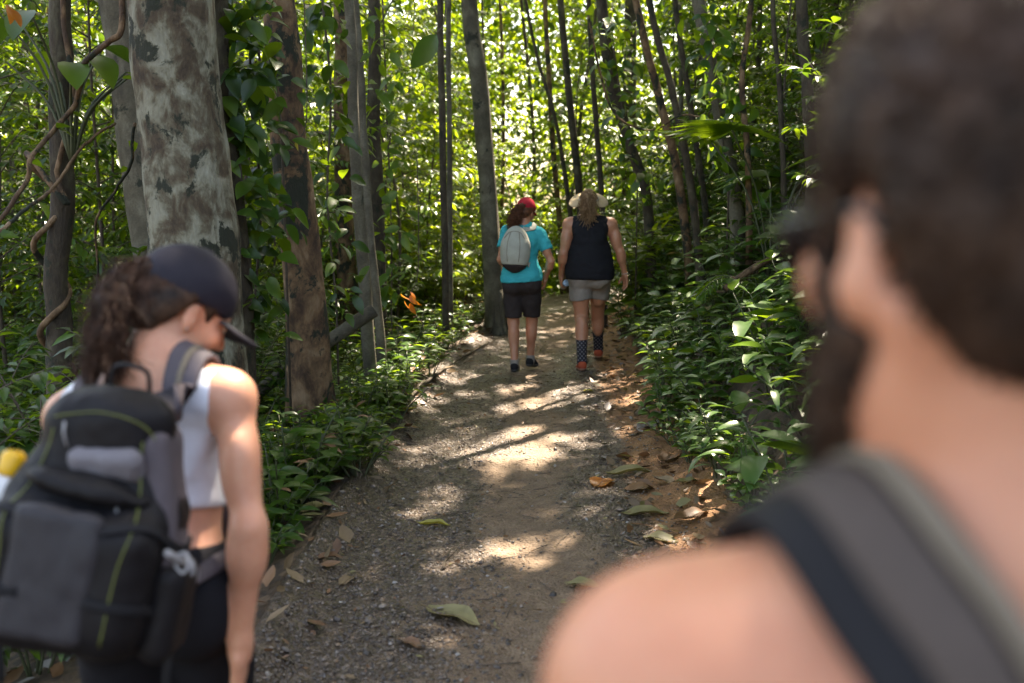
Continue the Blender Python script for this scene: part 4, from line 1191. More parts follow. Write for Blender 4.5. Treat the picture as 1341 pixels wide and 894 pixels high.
def woman_in_cap():
    shR, shL = P(304, 522, 1.98), P(90, 550, 2.06)
    neck = P(203, 497, 2.02)
    chest = (shR + shL) / 2 + np.array([0.0, .02, -.125])
    pel = P(205, 760, 2.00); org = np.array([pel[0], pel[1], gh(pel[0], pel[1]) + .005])
    Rc, Rp = rot(-4, 14, -3), rot(0, 10, 0)
    Rh = rot(-50, 33, 0)
    c = P(254, 416, 2.0) - Rh @ np.array([.078, 0, 0])
    g = Grid(org + [-.55, -.5, -.08], org + [.5, .65, 1.75], .006)
    add_torso(g, pel, chest, neck, shL, shR, Rp, Rc, .93, 1.0, .95, 1.0, .95)
    hL, hR = wp(pel, Rp, -.08, 0, -.04), wp(pel, Rp, .08, 0, -.04)
    kR, kL = np.array([hR[0] + .01, hR[1] + .17, org[2] + .50]), np.array([hL[0], hL[1] + .06, org[2] + .48])
    aR, aL = np.array([hR[0], hR[1] + .26, org[2] + .10]), np.array([hL[0], hL[1] - .16, org[2] + .12])
    add_leg(g, hR, kR, aR, .95); add_leg(g, hL, kL, aL, .95)
    T = g.clone()
    elR, wrR = P(326, 690, 1.92), P(315, 846, 1.95)
    elL, wrL = shL + np.array([-.05, .02, -.25]), shL + np.array([-.03, .20, -.38])
    add_arm(g, shR, elR, wrR, .86, .9); add_arm(g, shL, elL, wrL, .9, .9)
    add_hand(g, wrR, np.array([-.12, .16, -1]), np.array([-1, -.1, .1]), -1, 30, .95)
    add_hand(g, wrL, np.array([.05, .6, -.7]), np.array([1, -.1, .1]), 1, 30, .92)
    L = add_head(g, c, Rh, .97, neck, .050)
    root = empty('person', org, 'woman in a dark cap and white top walking with a charcoal backpack, looking down', 'person')
    rel = obj_from(g, 'body', M['skin_pale'], root, org, 3)
    add_eyes(L, .97, root, org)
    # white top
    t = T.clone(); X = t.all(); l = local(X, chest, Rc)
    t.D = T.D - .008
    D = smax(t.D, -.085 - l[2], .004); D = smax(D, l[2] - .19, .01); t.D = D
    for q, s_ in ((-1, shL), (1, shR)): t.cone(s_ + Rc @ np.array([q * .035, .0, -.10]), s_ + Rc @ np.array([q * .075, 0, .06]), .070, .055, .01, True)
    t.ell(neck + Rc @ np.array([0, -.02, .03]), (.088, .13, .10), Rc, .01, True)
    obj_from(t, 'top', M['white_cloth'], root, org, 2, (.003, 14, 14, 26))
    mb = MB()
    # black leggings
    t = T.clone(); X = t.all(); lp = local(X, pel, Rp); t.D = smax(T.D - .007, lp[2] - .075, .005); t.D = np.maximum(t.D, org[2] + .16 - X[2])
    obj_from(t, 'leggings', M['black_cloth'], root, org, 2, (.003, 12, 12, 20))
    shoe(root, org, aR, 0, (M['shoe_black'], M['shoe_sole']), .92); shoe(root, org, aL, 0, (M['shoe_black'], M['shoe_sole']), .92, 12)
    # hair: cap of hair, wavy tail
    h = scalp(g, L, c, Rh, .97, .006, LINE_LONG)
    ho = obj_from(h, 'hair', M['hair_dark'], root, org, 1, (.004, 60, 60, 30))
    rng = np.random.default_rng(3); mb = MB()
    r0 = L(0, -.105, .055)
    e = [P(163, 368, 2.0), P(147, 396, 1.97), P(141, 440, 1.95), P(132, 486, 1.94)]
    roots = r0 + rng.normal(0, .011, (60, 3))
    strands(mb, roots, [(e[0] + UP * .0, .012), (e[1], .015), (e[2], .017), (e[3], .019)], 900, .0015, .009, rng, 16)
    strands(mb, roots, [(e[0] + UP * .005, .017), (e[1] + UP * .005, .024), (e[2], .027), (e[3] + UP * .02, .030)], 190, .0008, .013, rng, 16)
    # strands combed from the nape and temple up into the tail
    for i in range(260):
        a = rng.uniform(-1, 1); st = L(a * .062, rng.uniform(-.085, -.005), rng.uniform(-.055, .045) + .02 * abs(a)); st = h.snap(st, .001, 8)[0]
        md = h.snap((st + r0) / 2 + (st - c) * .12, .003, 8)[0]
        V, F = tube(spline([st, md, r0], 8), .0016, 4, cap=False); mb.add(V, F)
    mb.build('ponytail', M['hair_brown'], ho, org=org)
    gcore = Grid(np.min(e, 0) - .12, np.max(np.vstack([e, r0]), 0) + .12, .007)
    gcore.cone(r0, e[0], .020, .024, .03); gcore.cone(e[0], e[1], .024, .027, .03); gcore.cone(e[1], e[2], .027, .024, .03); gcore.cone(e[2], e[3], .024, .010, .03)
    obj_from(gcore, 'hair_mass', M['hair_dark'], ho, org, 1, (.012, 55, 55, 30))
    mb = MB(); mb.tube(r0 + np.array([[.016 * math.cos(a), 0, .016 * math.sin(a)] for a in np.linspace(0, 6.28, 12)]) - org, .005, 6); mb.build('hair_tie', M['black_cloth'], ho)
    cap_on(L, Rh, .99, M['navy_cap'], root, org)
    mb = MB(); mb.tube(L(.084, -.004, -.026) + np.array([[0, 0, .004], [0, 0, 0], [0, 0, -.004]]) - org, [.001, .0035, .001], 6); mb.build('earring', M['plastic_grey'], root)

    # ------------------------------------------------ her backpack
    Rb = rot(3, 8, 11); cb = P(126, 676, 1.70)
    bo = cb - np.array([0, 0, .26]); bp = empty('backpack', bo, 'charcoal and grey hiking backpack with lime piping on the woman in the dark cap', 'backpack')
    ZS = .86; B = lambda x, y, z: wp(cb, Rb, x, y, z * ZS)
    G0 = lambda: Grid(cb - .42, cb + .42, .005)
    b_ = G0(); b_.box(B(0, .01, -.085), (.152, .085, .150), .07, Rb, .05); b_.box(B(.0, .0, .10), (.104, .072, .125), .06, Rb, .06)
    b_.box(B(0, -.07, -.10), (.135, .07, .14 * ZS), .055, Rb, .03)
    b_.ell(B(.02, -.02, .215), (.075, .05, .04), Rb, .03)
    body = obj_from(b_, 'main_compartment', M['pack_black'], bp, bo, 2, (.010, 15, 15, 11))
    f = G0(); f.box(B(-.012, -.128, -.085), (.072, .020, .125 * ZS), .018, Rb, .01); obj_from(f, 'front_pocket', M['pack_grey'], bp, bo, 2, (.006, 22, 22, 12))
    f = G0(); f.box(B(.02, -.064, .118), (.062, .020, .030), .018, Rb @ rot(0, -18, -8), .01); obj_from(f, 'lid_highlight', M['pack_highlight'], bp, bo, 2, (.008, 26, 26, 26))  # pale piece stands in for the bright highlight on the lid
    f = G0(); f.ell(B(.0, -.066, .070), (.105, .055, .026), Rb @ rot(0, 0, 5), .02); obj_from(f, 'lid', M['pack_black'], bp, bo, 2, (.009, 20, 20, 20))
    f = G0(); f.box(B(.112, .0, .03), (.028, .06, .15), .026, Rb @ rot(0, 0, -14), .01); obj_from(f, 'side_panel', M['strap_grey'], bp, bo, 2, (.004, 16, 16, 16))
    for q in (-1, 1):
        f = G0(); f.box(B(q * .150, -.01, -.15), (.030, .065, .085), .028, Rb, .01); sp_ = obj_from(f, 'side_pocket', M['pack_black'], bp, bo, 2, (.004, 20, 20, 20))
        mb = MB()
        pts = [B(q * .085, -.09, .17), B(q * .098, -.10, .06), B(q * .092, -.146, -.06), B(q * .088, -.150, -.20)]
        pa = b_.snap(spline(pts, 24), .002); mb.tube(pa - bo, .0014, 6); mb.build('piping', M['lime'], bp)
        if q > 0:
            mb = MB()
            for i in range(3):
                o = B(.170, -.055 + .04 * i, -.045 - .022 * i)
                mb.tube(o + np.array([[.011 * math.cos(a), .004 * math.sin(a), .016 * math.sin(a)] for a in np.linspace(0, 6.6, 14)]) - bo, .0032, 6)
            mb.tube(spline([B(.150, -.09, -.02), B(.172, -.03, -.055), B(.172, .03, -.09), B(.150, .07, -.13)], 12) - bo, .006, 6)
            mb.build('clip', M['plastic_grey'], bp)
    mb = MB(); mb.tube(b_.snap(spline([B(-.075, -.06, .19), B(0, -.07, .215), B(.07, -.06, .20), B(.095, -.04, .14), B(.11, -.04, .05)], 26), .002) - bo, .0013, 6); mb.build('zip', M['lime'], bp)
    mb = MB(); mb.tube(spline([B(-.03, .035, .255), B(-.02, .02, .30), B(.03, .02, .30), B(.04, .035, .255)], 14) - bo, .007, 6, flat=.5); mb.build('haul_loop', M['strap_black'], bp)
    for q, s_ in ((-1, shL), (1, shR)):
        mb = MB()
        pts = [B(q * .06, .05, .235), bez(neck, s_, .50) + np.array([0, -.08, .0]), bez(neck, s_, .52) + np.array([0, -.02, .07]), bez(neck, s_, .54) + np.array([0, .09, .0]), wp(chest, Rc, q * .10, .14, .0),
               wp(chest, Rc, q * .135, .09, -.12), wp(chest, Rc, q * .15, .0, -.19), B(q * .13, .07, -.14)]
        pa = spline(pts, 44); sn = T.snap(pa, .014); w = np.clip(np.minimum(np.arange(44), 43 - np.arange(44)) / 6.0, 0, 1)[:, None]
        pa = pa * (1 - w) + sn * w; nn = T.grad(pa)
        ribbon(mb, pa - bo, nn, np.concatenate([np.full(26, .070), np.linspace(.066, .024, 18)]), .009)
        mb.build('shoulder_strap', M['strap_grey'], bp)
        mb = MB(); ribbon(mb, pa[:26] + nn[:26] * .008 - bo, nn[:26], .012, .004); mb.build('webbing', M['strap_edge' if q > 0 else 'strap_black'], bp)
    for q in (-1, 1):
        for z1, z2 in ((.02, -.03), (-.12, -.17)):
            mb = MB(); pa = b_.snap(spline([B(q * .05, -.15, z1), B(q * .11, -.10, z1 - .01), B(q * .15, -.02, z2), B(q * .14, .06, z2)], 18), .004); ribbon(mb, pa - bo, b_.grad(pa), .016, .003); mb.build('compression_strap', M['strap_black'], bp)
        mb = MB(); a0 = B(q * .13, .03, -.17); pa = spline([a0, a0 + [q * .02, -.02, -.05], a0 + [q * .012, -.03, -.12], a0 + [q * .02, -.02, -.17]], 14); ribbon(mb, pa - bo, np.tile([0, -1.0, 0], (14, 1)), .014, .002); mb.build('dangling_strap', M['strap_black'], bp)
    for x, z in ((-.06, .19), (.06, .06)):
        mb = MB(); a0 = b_.snap(B(x, -.1, z), .004)[0]; mb.tube(np.array([a0, a0 + [0, -.006, -.018], a0 + [.003, -.004, -.04]]) - bo, .002, 5); mb.build('zip_pull', M['plastic_grey'], bp)
    # bottle in the far pocket
    q0 = B(-.165, -.005, -.13); Rq = Rb @ rot(0, 0, 4); bb = empty('drink_bottle', q0, 'pale drink bottle with a yellow cap in the backpack side pocket', 'bottle')
    mb = MB(); lathe(mb, [(0, 0), (.030, 0), (.033, .01), (.033, .12), (.027, .145), (.015, .16), (0, .16)], q0 - q0, Rq, 20); mb.build('bottle_body', M['white_plastic'], bb)
    mb = MB(); lathe(mb, [(.0, .158), (.019, .158), (.020, .165), (.020, .19), (.014, .198), (0, .199)], q0 - q0, Rq, 20); mb.build('bottle_cap', M['yellow_plastic'], bb)
woman_in_cap()

# ------------------------------------------------------------------ person: bearded man right in front of the camera
def bearded_man():
    Rh = rot(13, 3, 0); Rc = rot(4, 4, 0); Rp = rot(3, 0, 0); s = 1.03
    c = np.array([.256, .535, 1.622])
    org = np.array([.27, .50, gh(.27, .5) + .005])
    shL, shR = np.array([.080, .515, 1.378]), np.array([.452, .525, 1.378])
    neck = np.array([.262, .500, 1.425]); chest = np.array([.265, .525, 1.27]); pel = np.array([.265, .50, .945])
    g = Grid(org + [-.42, -.28, -.06], org + [.42, .52, 1.86], .006)
    add_torso(g, pel, chest, neck, shL, shR, Rp, Rc, 1.06, .98, 1.06, 0, 1.05)
    hL, hR = wp(pel, Rp, -.085, 0, -.04), wp(pel, Rp, .085, 0, -.04)
    kL, kR = np.array([hL[0], hL[1] + .08, org[2] + .51]), np.array([hR[0], hR[1] + .02, org[2] + .51])
    aL, aR = np.array([hL[0], hL[1] + .10, org[2] + .095]), np.array([hR[0], hR[1] - .12, org[2] + .11])
    add_leg(g, hL, kL, aL, 1.02); add_leg(g, hR, kR, aR, 1.02)
    T = g.clone()
    elL, elR = shL + np.array([-.045, .0, -.29]), shR + np.array([.045, .0, -.29])
    wrL, wrR = elL + np.array([.015, .12, -.22]), elR + np.array([-.015, .12, -.22])
    add_arm(g, shL, elL, wrL, 1.05, 1.04); add_arm(g, shR, elR, wrR, 1.05, 1.04)
    add_hand(g, wrL, np.array([.05, .3, -.9]), np.array([1, .1, 0]), 1, 32, 1.03); add_hand(g, wrR, np.array([-.05, .3, -.9]), np.array([-1, .1, 0]), -1, 32, 1.03)
    L = add_head(g, c, Rh, s, neck, .058, False)
    g.cone(L(-.062, -.03, -.03), neck + np.array([-.03, .05, -.0]), .016, .016, .02); g.cone(L(.062, -.03, -.03), neck + np.array([.03, .05, -.0]), .016, .016, .02)
    root = empty('person', org, 'bare shouldered bearded man with short dark curly hair, very close to the camera', 'person')
    obj_from(g, 'body', M['skin_pink'], root, org, 3); add_eyes(L, s, root, org)
    line = [(-.13, -.07), (-.09, -.068), (-.05, -.058), (-.036, -.03), (-.028, .03), (.0, .042), (.010, .025), (.014, -.03), (.044, -.03), (.050, .04), (.058, .08), (.085, .09), (.1, .11)]
    h = scalp(g, L, c, Rh, s, .007, line); h2 = g.clone(); h2.D[:] = .25; h2.ell(L(0, -.006, .064), np.array((.0835, .1045, .095)) * s, Rh, .01); Xh = h2.all(); h2.D = smax(h2.D, (.058 - local(Xh, c, Rh, s)[2]) * s, .02); h.D = smin(h.D, h2.D, .02)
    V, F = h.surface(1); nn = h.normals(V)
    V2 = V + nn * (.0025 * fbm(V[:, 0] * 70, V[:, 1] * 70, V[:, 2] * 70, 2))[:, None]
    ho = link('hair', mk_mesh('hair', V2 - org, [F], True, None, [M['hair_dark']]), root)
    rng = np.random.default_rng(8); mb = MB()
    for i in rng.choice(len(V), 3400):
        p0 = V[i]; n0 = nn[i]; t = nrm(np.cross(n0, rng.normal(0, 1, 3))); ln = rng.uniform(.004, .009)
        if local(p0[:, None], c, Rh, s)[2][0] < -.03: ln *= .35
        a = np.linspace(0, 1, 6)[:, None]
        p = p0 + n0 * ln * .7 * np.sin(a * 2.2) + t * ln * .6 * (1 - np.cos(a * 2.6))
        V_, F_ = tube(p, np.linspace(.0016, .0007, 6), 3, cap=False); mb.add(V_ - org, F_)
    mb.build('curls', M['hair_dark'], ho)
    # beard follows the jaw
    bd = g.clone(); bd.D[:] = .25
    bd.ell(L(0, .040, -.072), np.array((.064, .060, .050)) * s, Rh, .03); bd.ell(L(0, .080, -.094), np.array((.032, .028, .030)) * s, Rh, .03)
    for q in (-1, 1): bd.cone(L(q * .070, .026, .0), L(q * .058, .03, -.06), .014, .019, .02)
    for q in (-1, 1): bd.cone(L(q * .067, .002, -.034), L(q * .048, .045, -.108), .017, .026, .02)
    bd.cone(L(-.03, .065, -.115), L(.03, .065, -.115), .026, .026, .02)
    X = bd.all(); l = local(X, c, Rh, s)
    top = np.interp(l[1].ravel(), [-.02, .0, .012, .03, .045, .075, .12], [-.045, -.03, .0, .012, -.016, -.026, -.033]).reshape(l[1].shape)
    bd.D = smax(smax(bd.D, (l[2] - top) * .8, .012), (-.014 - l[1]), .01)
    bd.ell(L(0, .105, -.052), np.array((.023, .02, .010)) * s, Rh, .008, True)
    V, F = bd.surface(1); nn = bd.normals(V); V2 = V + nn * (.003 * fbm(V[:, 0] * 110, V[:, 1] * 110, V[:, 2] * 110, 2))[:, None]
    bo_ = link('beard', mk_mesh('beard', V2 - org, [F], True, None, [M['hair_dark']]), root)
    mb = MB()
    for i in rng.choice(len(V), 1500):
        a = np.linspace(0, 1, 4)[:, None]; d = nrm(nn[i] + rng.normal(0, .5, 3) - UP * .4)
        V_, F_ = tube(V[i] + d * a * rng.uniform(.006, .013), np.linspace(.0011, .0005, 4), 3, cap=False); mb.add(V_ - org, F_)
    mb.build('whiskers', M['hair_dark'], bo_)
    mb = MB()
    for q in (-1, 1): mb.tube(np.array([L(q * .014, .104, .034), L(q * .032, .098, .041), L(q * .052, .078, .034)]) - org, [.004, .0055, .003], 8, flat=.7)
    mb.build('eyebrows', M['hair_dark'], root)
    t = T.clone(); X = t.all(); t.D = smax(T.D - .012, X[2] - (pel[2] + .07), .006); t.D = smax(t.D, org[2] + .44 - X[2], .004)
    obj_from(t, 'shorts', M['charcoal_cloth'], root, org, 2, (.004, 10, 10, 14))
    for a, pi in ((aL, 0), (aR, 10)):
        shoe(root, org, a, 3, (M['shoe_black'], M['shoe_sole']), 1.05, pi)
    # sunglasses
    go = c; gl = empty('sunglasses', go, 'dark sunglasses worn by the bearded man', 'sunglasses')
    for q in (-1, 1):
        f = Grid(c - .2, c + .2, .004); f.ell(L(q * .034, .112, .010), np.array((.029, .0045, .023)) * s, Rh @ rot(q * -14, 4, 0), .005); obj_from(f, 'lens', M['lens'], gl, go, 1)
        mb = MB(); mb.tube(np.array([L(q * .034 + .030 * math.cos(a) * 1.0, .111 - .10 * abs(.030 * math.cos(a)) - (.007 if q * math.cos(a) > .5 else 0), .010 + .024 * math.sin(a)) for a in np.linspace(0, 6.3, 26)]) - go, .0026, 6)
        mb.tube(spline([L(q * .062, .104, .014), L(q * .078, .085, .016), L(q * .080, .03, .020), L(q * .080, -.01, .022), L(q * .076, -.035, .0)], 18) - go, .0032, 6)
        mb.build('frame', M['plastic_black'], gl)
    mb = MB(); mb.tube(spline([L(-.008, .114, .014), L(0, .119, .017), L(.008, .114, .014)], 6) - go, .0026, 6); mb.build('bridge', M['plastic_black'], gl)
    # backpack on his back
    Rb = rot(4, 4, 0); cb = np.array([.275, .285, 1.16]); bo = cb - UP * .24
    bp = empty('backpack', bo, 'black backpack whose padded grey strap crosses the bearded man\'s shoulder', 'backpack'); B = lambda x, y, z: wp(cb, Rb, x, y, z)
    f = Grid(cb - .36, cb + .36, .006); f.box(cb, (.15, .085, .22), .06, Rb, .03); f.box(B(0, -.08, -.08), (.12, .05, .12), .04, Rb, .03); obj_from(f, 'main_compartment', M['pack_black'], bp, bo, 2, (.004, 14, 14, 9))
    f = Grid(cb - .36, cb + .36, .006); f.box(B(0, -.135, -.08), (.08, .014, .09), .012, Rb, .01); obj_from(f, 'front_pocket', M['pack_grey'], bp, bo, 2)
    for q, s_ in ((-1, shL), (1, shR)):
        xo = q * .012
        pts = [B(q * .035, .085, .19), np.array([.262 + q * .055, .425, 1.415]), np.array([.262 + q * .086, .475, 1.480]), np.array([.262 + q * .100, .525, 1.495]), np.array([.262 + q * .105, .585, 1.45]), np.array([.262 + q * .118, .64, 1.37]),
               np.array([.262 + q * .135, .63, 1.22]), np.array([.262 + q * .165, .55, 1.08]), B(q * .14, .06, -.16)]
        pa = spline(pts, 60); sn = T.snap(pa, .010); w = np.clip(np.minimum(np.arange(60), 59 - np.arange(60)) / 7.0, 0, 1)[:, None]
        pa = pa * (1 - w) + sn * w
        for _ in range(3): pa[1:-1] = (pa[:-2] + 2 * pa[1:-1] + pa[2:]) / 4
        nn = nrm(T.grad(pa)); tt = nrm(np.gradient(pa, axis=0)); sd = nrm(np.cross(tt, nn)) * (1 if q < 0 else -1)
        wd = np.concatenate([np.full(36, 1.0), np.linspace(1, .4, 24)])
        mb = MB(); ribbon(mb, pa - bo, nn, .078 * wd, .010); st = mb.build('shoulder_strap', M['strap_black'], bp)
        mb = MB(); ribbon(mb, pa + nn * .007 - bo + sd * (.004 * wd)[:, None], nn, .034 * wd, .008); mb.build('padding', M['strap_pad'], st)
        mb = MB(); ribbon(mb, pa + nn * .010 + sd * (.030 * wd)[:, None] * SD - bo, nn, .013 * wd, .007); mb.build('webbing', M['strap_edge'], st)
SD = 1.0
bearded_man()

# ------------------------------------------------------------------ person: hiker in the teal shirt
def teal_hiker():
    q = gpix(683, 487); org = np.array([q[0], q[1], gh(q[0], q[1]) + .012]); z0 = org[2]
    Rc, Rp, Rh = rot(-12, 5, 3), rot(-8, 2, -4), rot(-26, 14, 9)
    pel = org + [0, .02, .90]; chest = org + [.012, .05, 1.21]; neck = org + [.02, .045, 1.385]; c = org + [.035, .085, 1.535]
    shL, shR = wp(chest, Rc, -.172, -.01, .125), wp(chest, Rc, .172, -.01, .115)
    g = Grid(org + [-.42, -.35, -.06], org + [.42, .5, 1.74], .006)
    add_torso(g, pel, chest, neck, shL, shR, Rp, Rc, .95, 1.04, 1.02, 1.0, .98)
    hL, hR = wp(pel, Rp, -.088, 0, -.04), wp(pel, Rp, .088, 0, -.04)
    kL, kR = np.array([hL[0] + .005, hL[1] + .06, z0 + .47]), np.array([hR[0] + .012, hR[1] + .14, z0 + .48])
    aL, aR = np.array([hL[0] + .015, hL[1] - .06, z0 + .085]), np.array([hR[0] + .0, hR[1] + .17, z0 + .10])
    add_leg(g, hL, kL, aL, 1.0); add_leg(g, hR, kR, aR, 1.0)
    legs = g.clone()
    elL, elR = shL + np.array([-.055, -.045, -.26]), shR + np.array([.095, -.05, -.245])
    wrL, wrR = elL + np.array([.08, .20, -.06]), elR + np.array([-.05, .13, -.18])
    g2 = g.clone(); add_arm(g2, shL, elL, wrL, .9, .95); add_arm(g2, shR, elR, wrR, .9, .95)
    T = g2.clone()
    add_hand(g2, wrL, np.array([.3, .8, -.2]), np.array([.3, -.1, -.9]), 1, 40, .92); add_hand(g2, wrR, np.array([-.1, .35, -.9]), np.array([-1, .2, 0]), -1, 45, .92)
    L = add_head(g2, c, Rh, .98, neck, .050)
    root = empty('person', org, 'hiker in a teal shirt and red cap walking ahead with a small pale backpack', 'person')
    obj_from(g2, 'body', M['skin_tan'], root, org, 2); add_eyes(L, .98, root, org)
    # shirt: torso with short sleeves
    t = legs.clone(); t.D = legs.D - .010
    sl = legs.clone(); sl.D[:] = .25
    for s_, e_ in ((shL, elL), (shR, elR)):
        o_ = legs.clone(); o_.D[:] = .25; o_.cone(s_, bez(s_, e_, .8), .060, .064, .04); X = o_.all(); d = nrm(e_ - s_); pr = sum((X[i] - s_[i]) * d[i] for i in range(3)); o_.D = smax(o_.D, pr - .155, .004); sl.D = np.minimum(sl.D, o_.D)
    t.D = smin(t.D, sl.D, .035)
    t.ell(pel + [0, 0, .02], np.array((.198, .158, .19)), Rp, .05)
    X = t.all(); hem = z0 + .875 + .05 * (X[0] - org[0])
    t.D = smax(t.D, hem - X[2], .004)
    t.ell(neck + [0, .0, .06], (.062, .072, .055), I3, .01, True)
    obj_from(t, 'shirt', M['teal_cloth'], root, org, 2, (.011, 10, 10, 17))
    # knee length shorts
    t = legs.clone(); t.D = legs.D - .010
    for h_, k_ in ((hL, kL), (hR, kR)): t.cone(h_ + [0, 0, .02], bez(h_, k_, .97), .100, .084, .012)
    X = t.all(); t.D = smax(smax(t.D, X[2] - (z0 + .91), .01), z0 + .515 - X[2], .006)
    obj_from(t, 'shorts', M['charcoal_cloth'], root, org, 2, (.011, 12, 12, 10))
    for a, pi, yw in ((aL, 3, -4), (aR, 8, -18)):
        s_ = g2.clone(); X = s_.all(); s_.D = smax(smax(legs.D - .004, X[2] - (a[2] + .032), .003), a[2] - .07 - X[2], .003); s_.D = np.maximum(s_.D, np.abs(X[0] - a[0]) - .07); s_.D = np.maximum(s_.D, np.abs(X[1] - a[1]) - .09)
        obj_from(s_, 'sock', M['grey_cloth'], root, org, 1); shoe(root, org, a, yw, (M['shoe_black'], M['shoe_sole']), .95, pi)
    h = scalp(g2, L, c, Rh, .98, .008, LINE_LONG); ho = obj_from(h, 'hair', M['hair_red'], root, org, 1, (.005, 50, 50, 30))
    rng = np.random.default_rng(4); mb = MB(); r0 = L(0, -.098, .035); rr = r0 + rng.normal(0, .018, (50, 3))
    dn = [L(-.012, -.135, -.01), L(-.03, -.135, -.09), L(-.04, -.12, -.165)]
    strands(mb, rr, [(dn[0], .022), (dn[1], .034), (dn[2], .032)], 420, .0026, .010, rng, 12); mb.build('ponytail', M['hair_red'], ho, org=org)
    cap_on(L, Rh, .99, M['red_cloth'], root, org)
    # small pale backpack
    Rb = rot(-12, 4, 2); cb = wp(chest, Rc, -.035, -.185, -.03); bo = cb - UP * .2
    bp = empty('backpack', bo, 'small pale grey daypack on the hiker in the teal shirt', 'backpack'); B = lambda x, y, z: wp(cb, Rb, x, y, z)
    f = Grid(cb - .32, cb + .32, .005); f.ell(B(0, 0, -.01), (.140, .085, .225), Rb, .02); f.box(B(0, .01, -.05), (.122, .068, .135), .066, Rb, .05); f.ell(B(0, -.03, -.03), (.105, .075, .16), Rb, .04)
    X = f.all(); lb = local(X, cb, Rb); lo = f.clone(); up = f.clone(); up.D = smax(f.D, -.155 - lb[2], .003); lo.D = smax(f.D + .002, lb[2] + .153, .003)
    obj_from(up, 'main_compartment', M['khaki_pack'], bp, bo, 2, (.004, 16, 16, 12)); obj_from(lo, 'base_panel', M['charcoal_cloth'], bp, bo, 2)
    mb = MB()
    for x in (-.05, .055): mb.tube(f.snap(spline([B(x, -.09, .17), B(x * 1.2, -.1, .02), B(x * 1.1, -.1, -.13)], 18), .001) - bo, .003, 5)
    mb.tube(f.snap(spline([B(-.10, -.05, .09), B(-.06, -.08, .165), B(.06, -.08, .165), B(.10, -.05, .09)], 20), .001) - bo, .0028, 5); mb.build('zip', M['strap_edge'], bp)
    for k, s_ in ((-1, shL), (1, shR)):
        pts = [B(k * .055, .06, .19), bez(neck, s_, .5) + [0, -.06, .02], bez(neck, s_, .55) + [0, .0, .06], bez(neck, s_, .6) + [0, .09, .0], wp(chest, Rc, k * .11, .14, 0), wp(chest, Rc, k * .15, .05, -.15), B(k * .12, .05, -.15)]
        pa = spline(pts, 40); sn = T.snap(pa, .015); w = np.clip(np.minimum(np.arange(40), 39 - np.arange(40)) / 5.0, 0, 1)[:, None]; pa = pa * (1 - w) + sn * w
        mb = MB(); ribbon(mb, pa - bo, T.grad(pa), .045, .007); mb.build('shoulder_strap', M['khaki_pack'], bp)
teal_hiker()

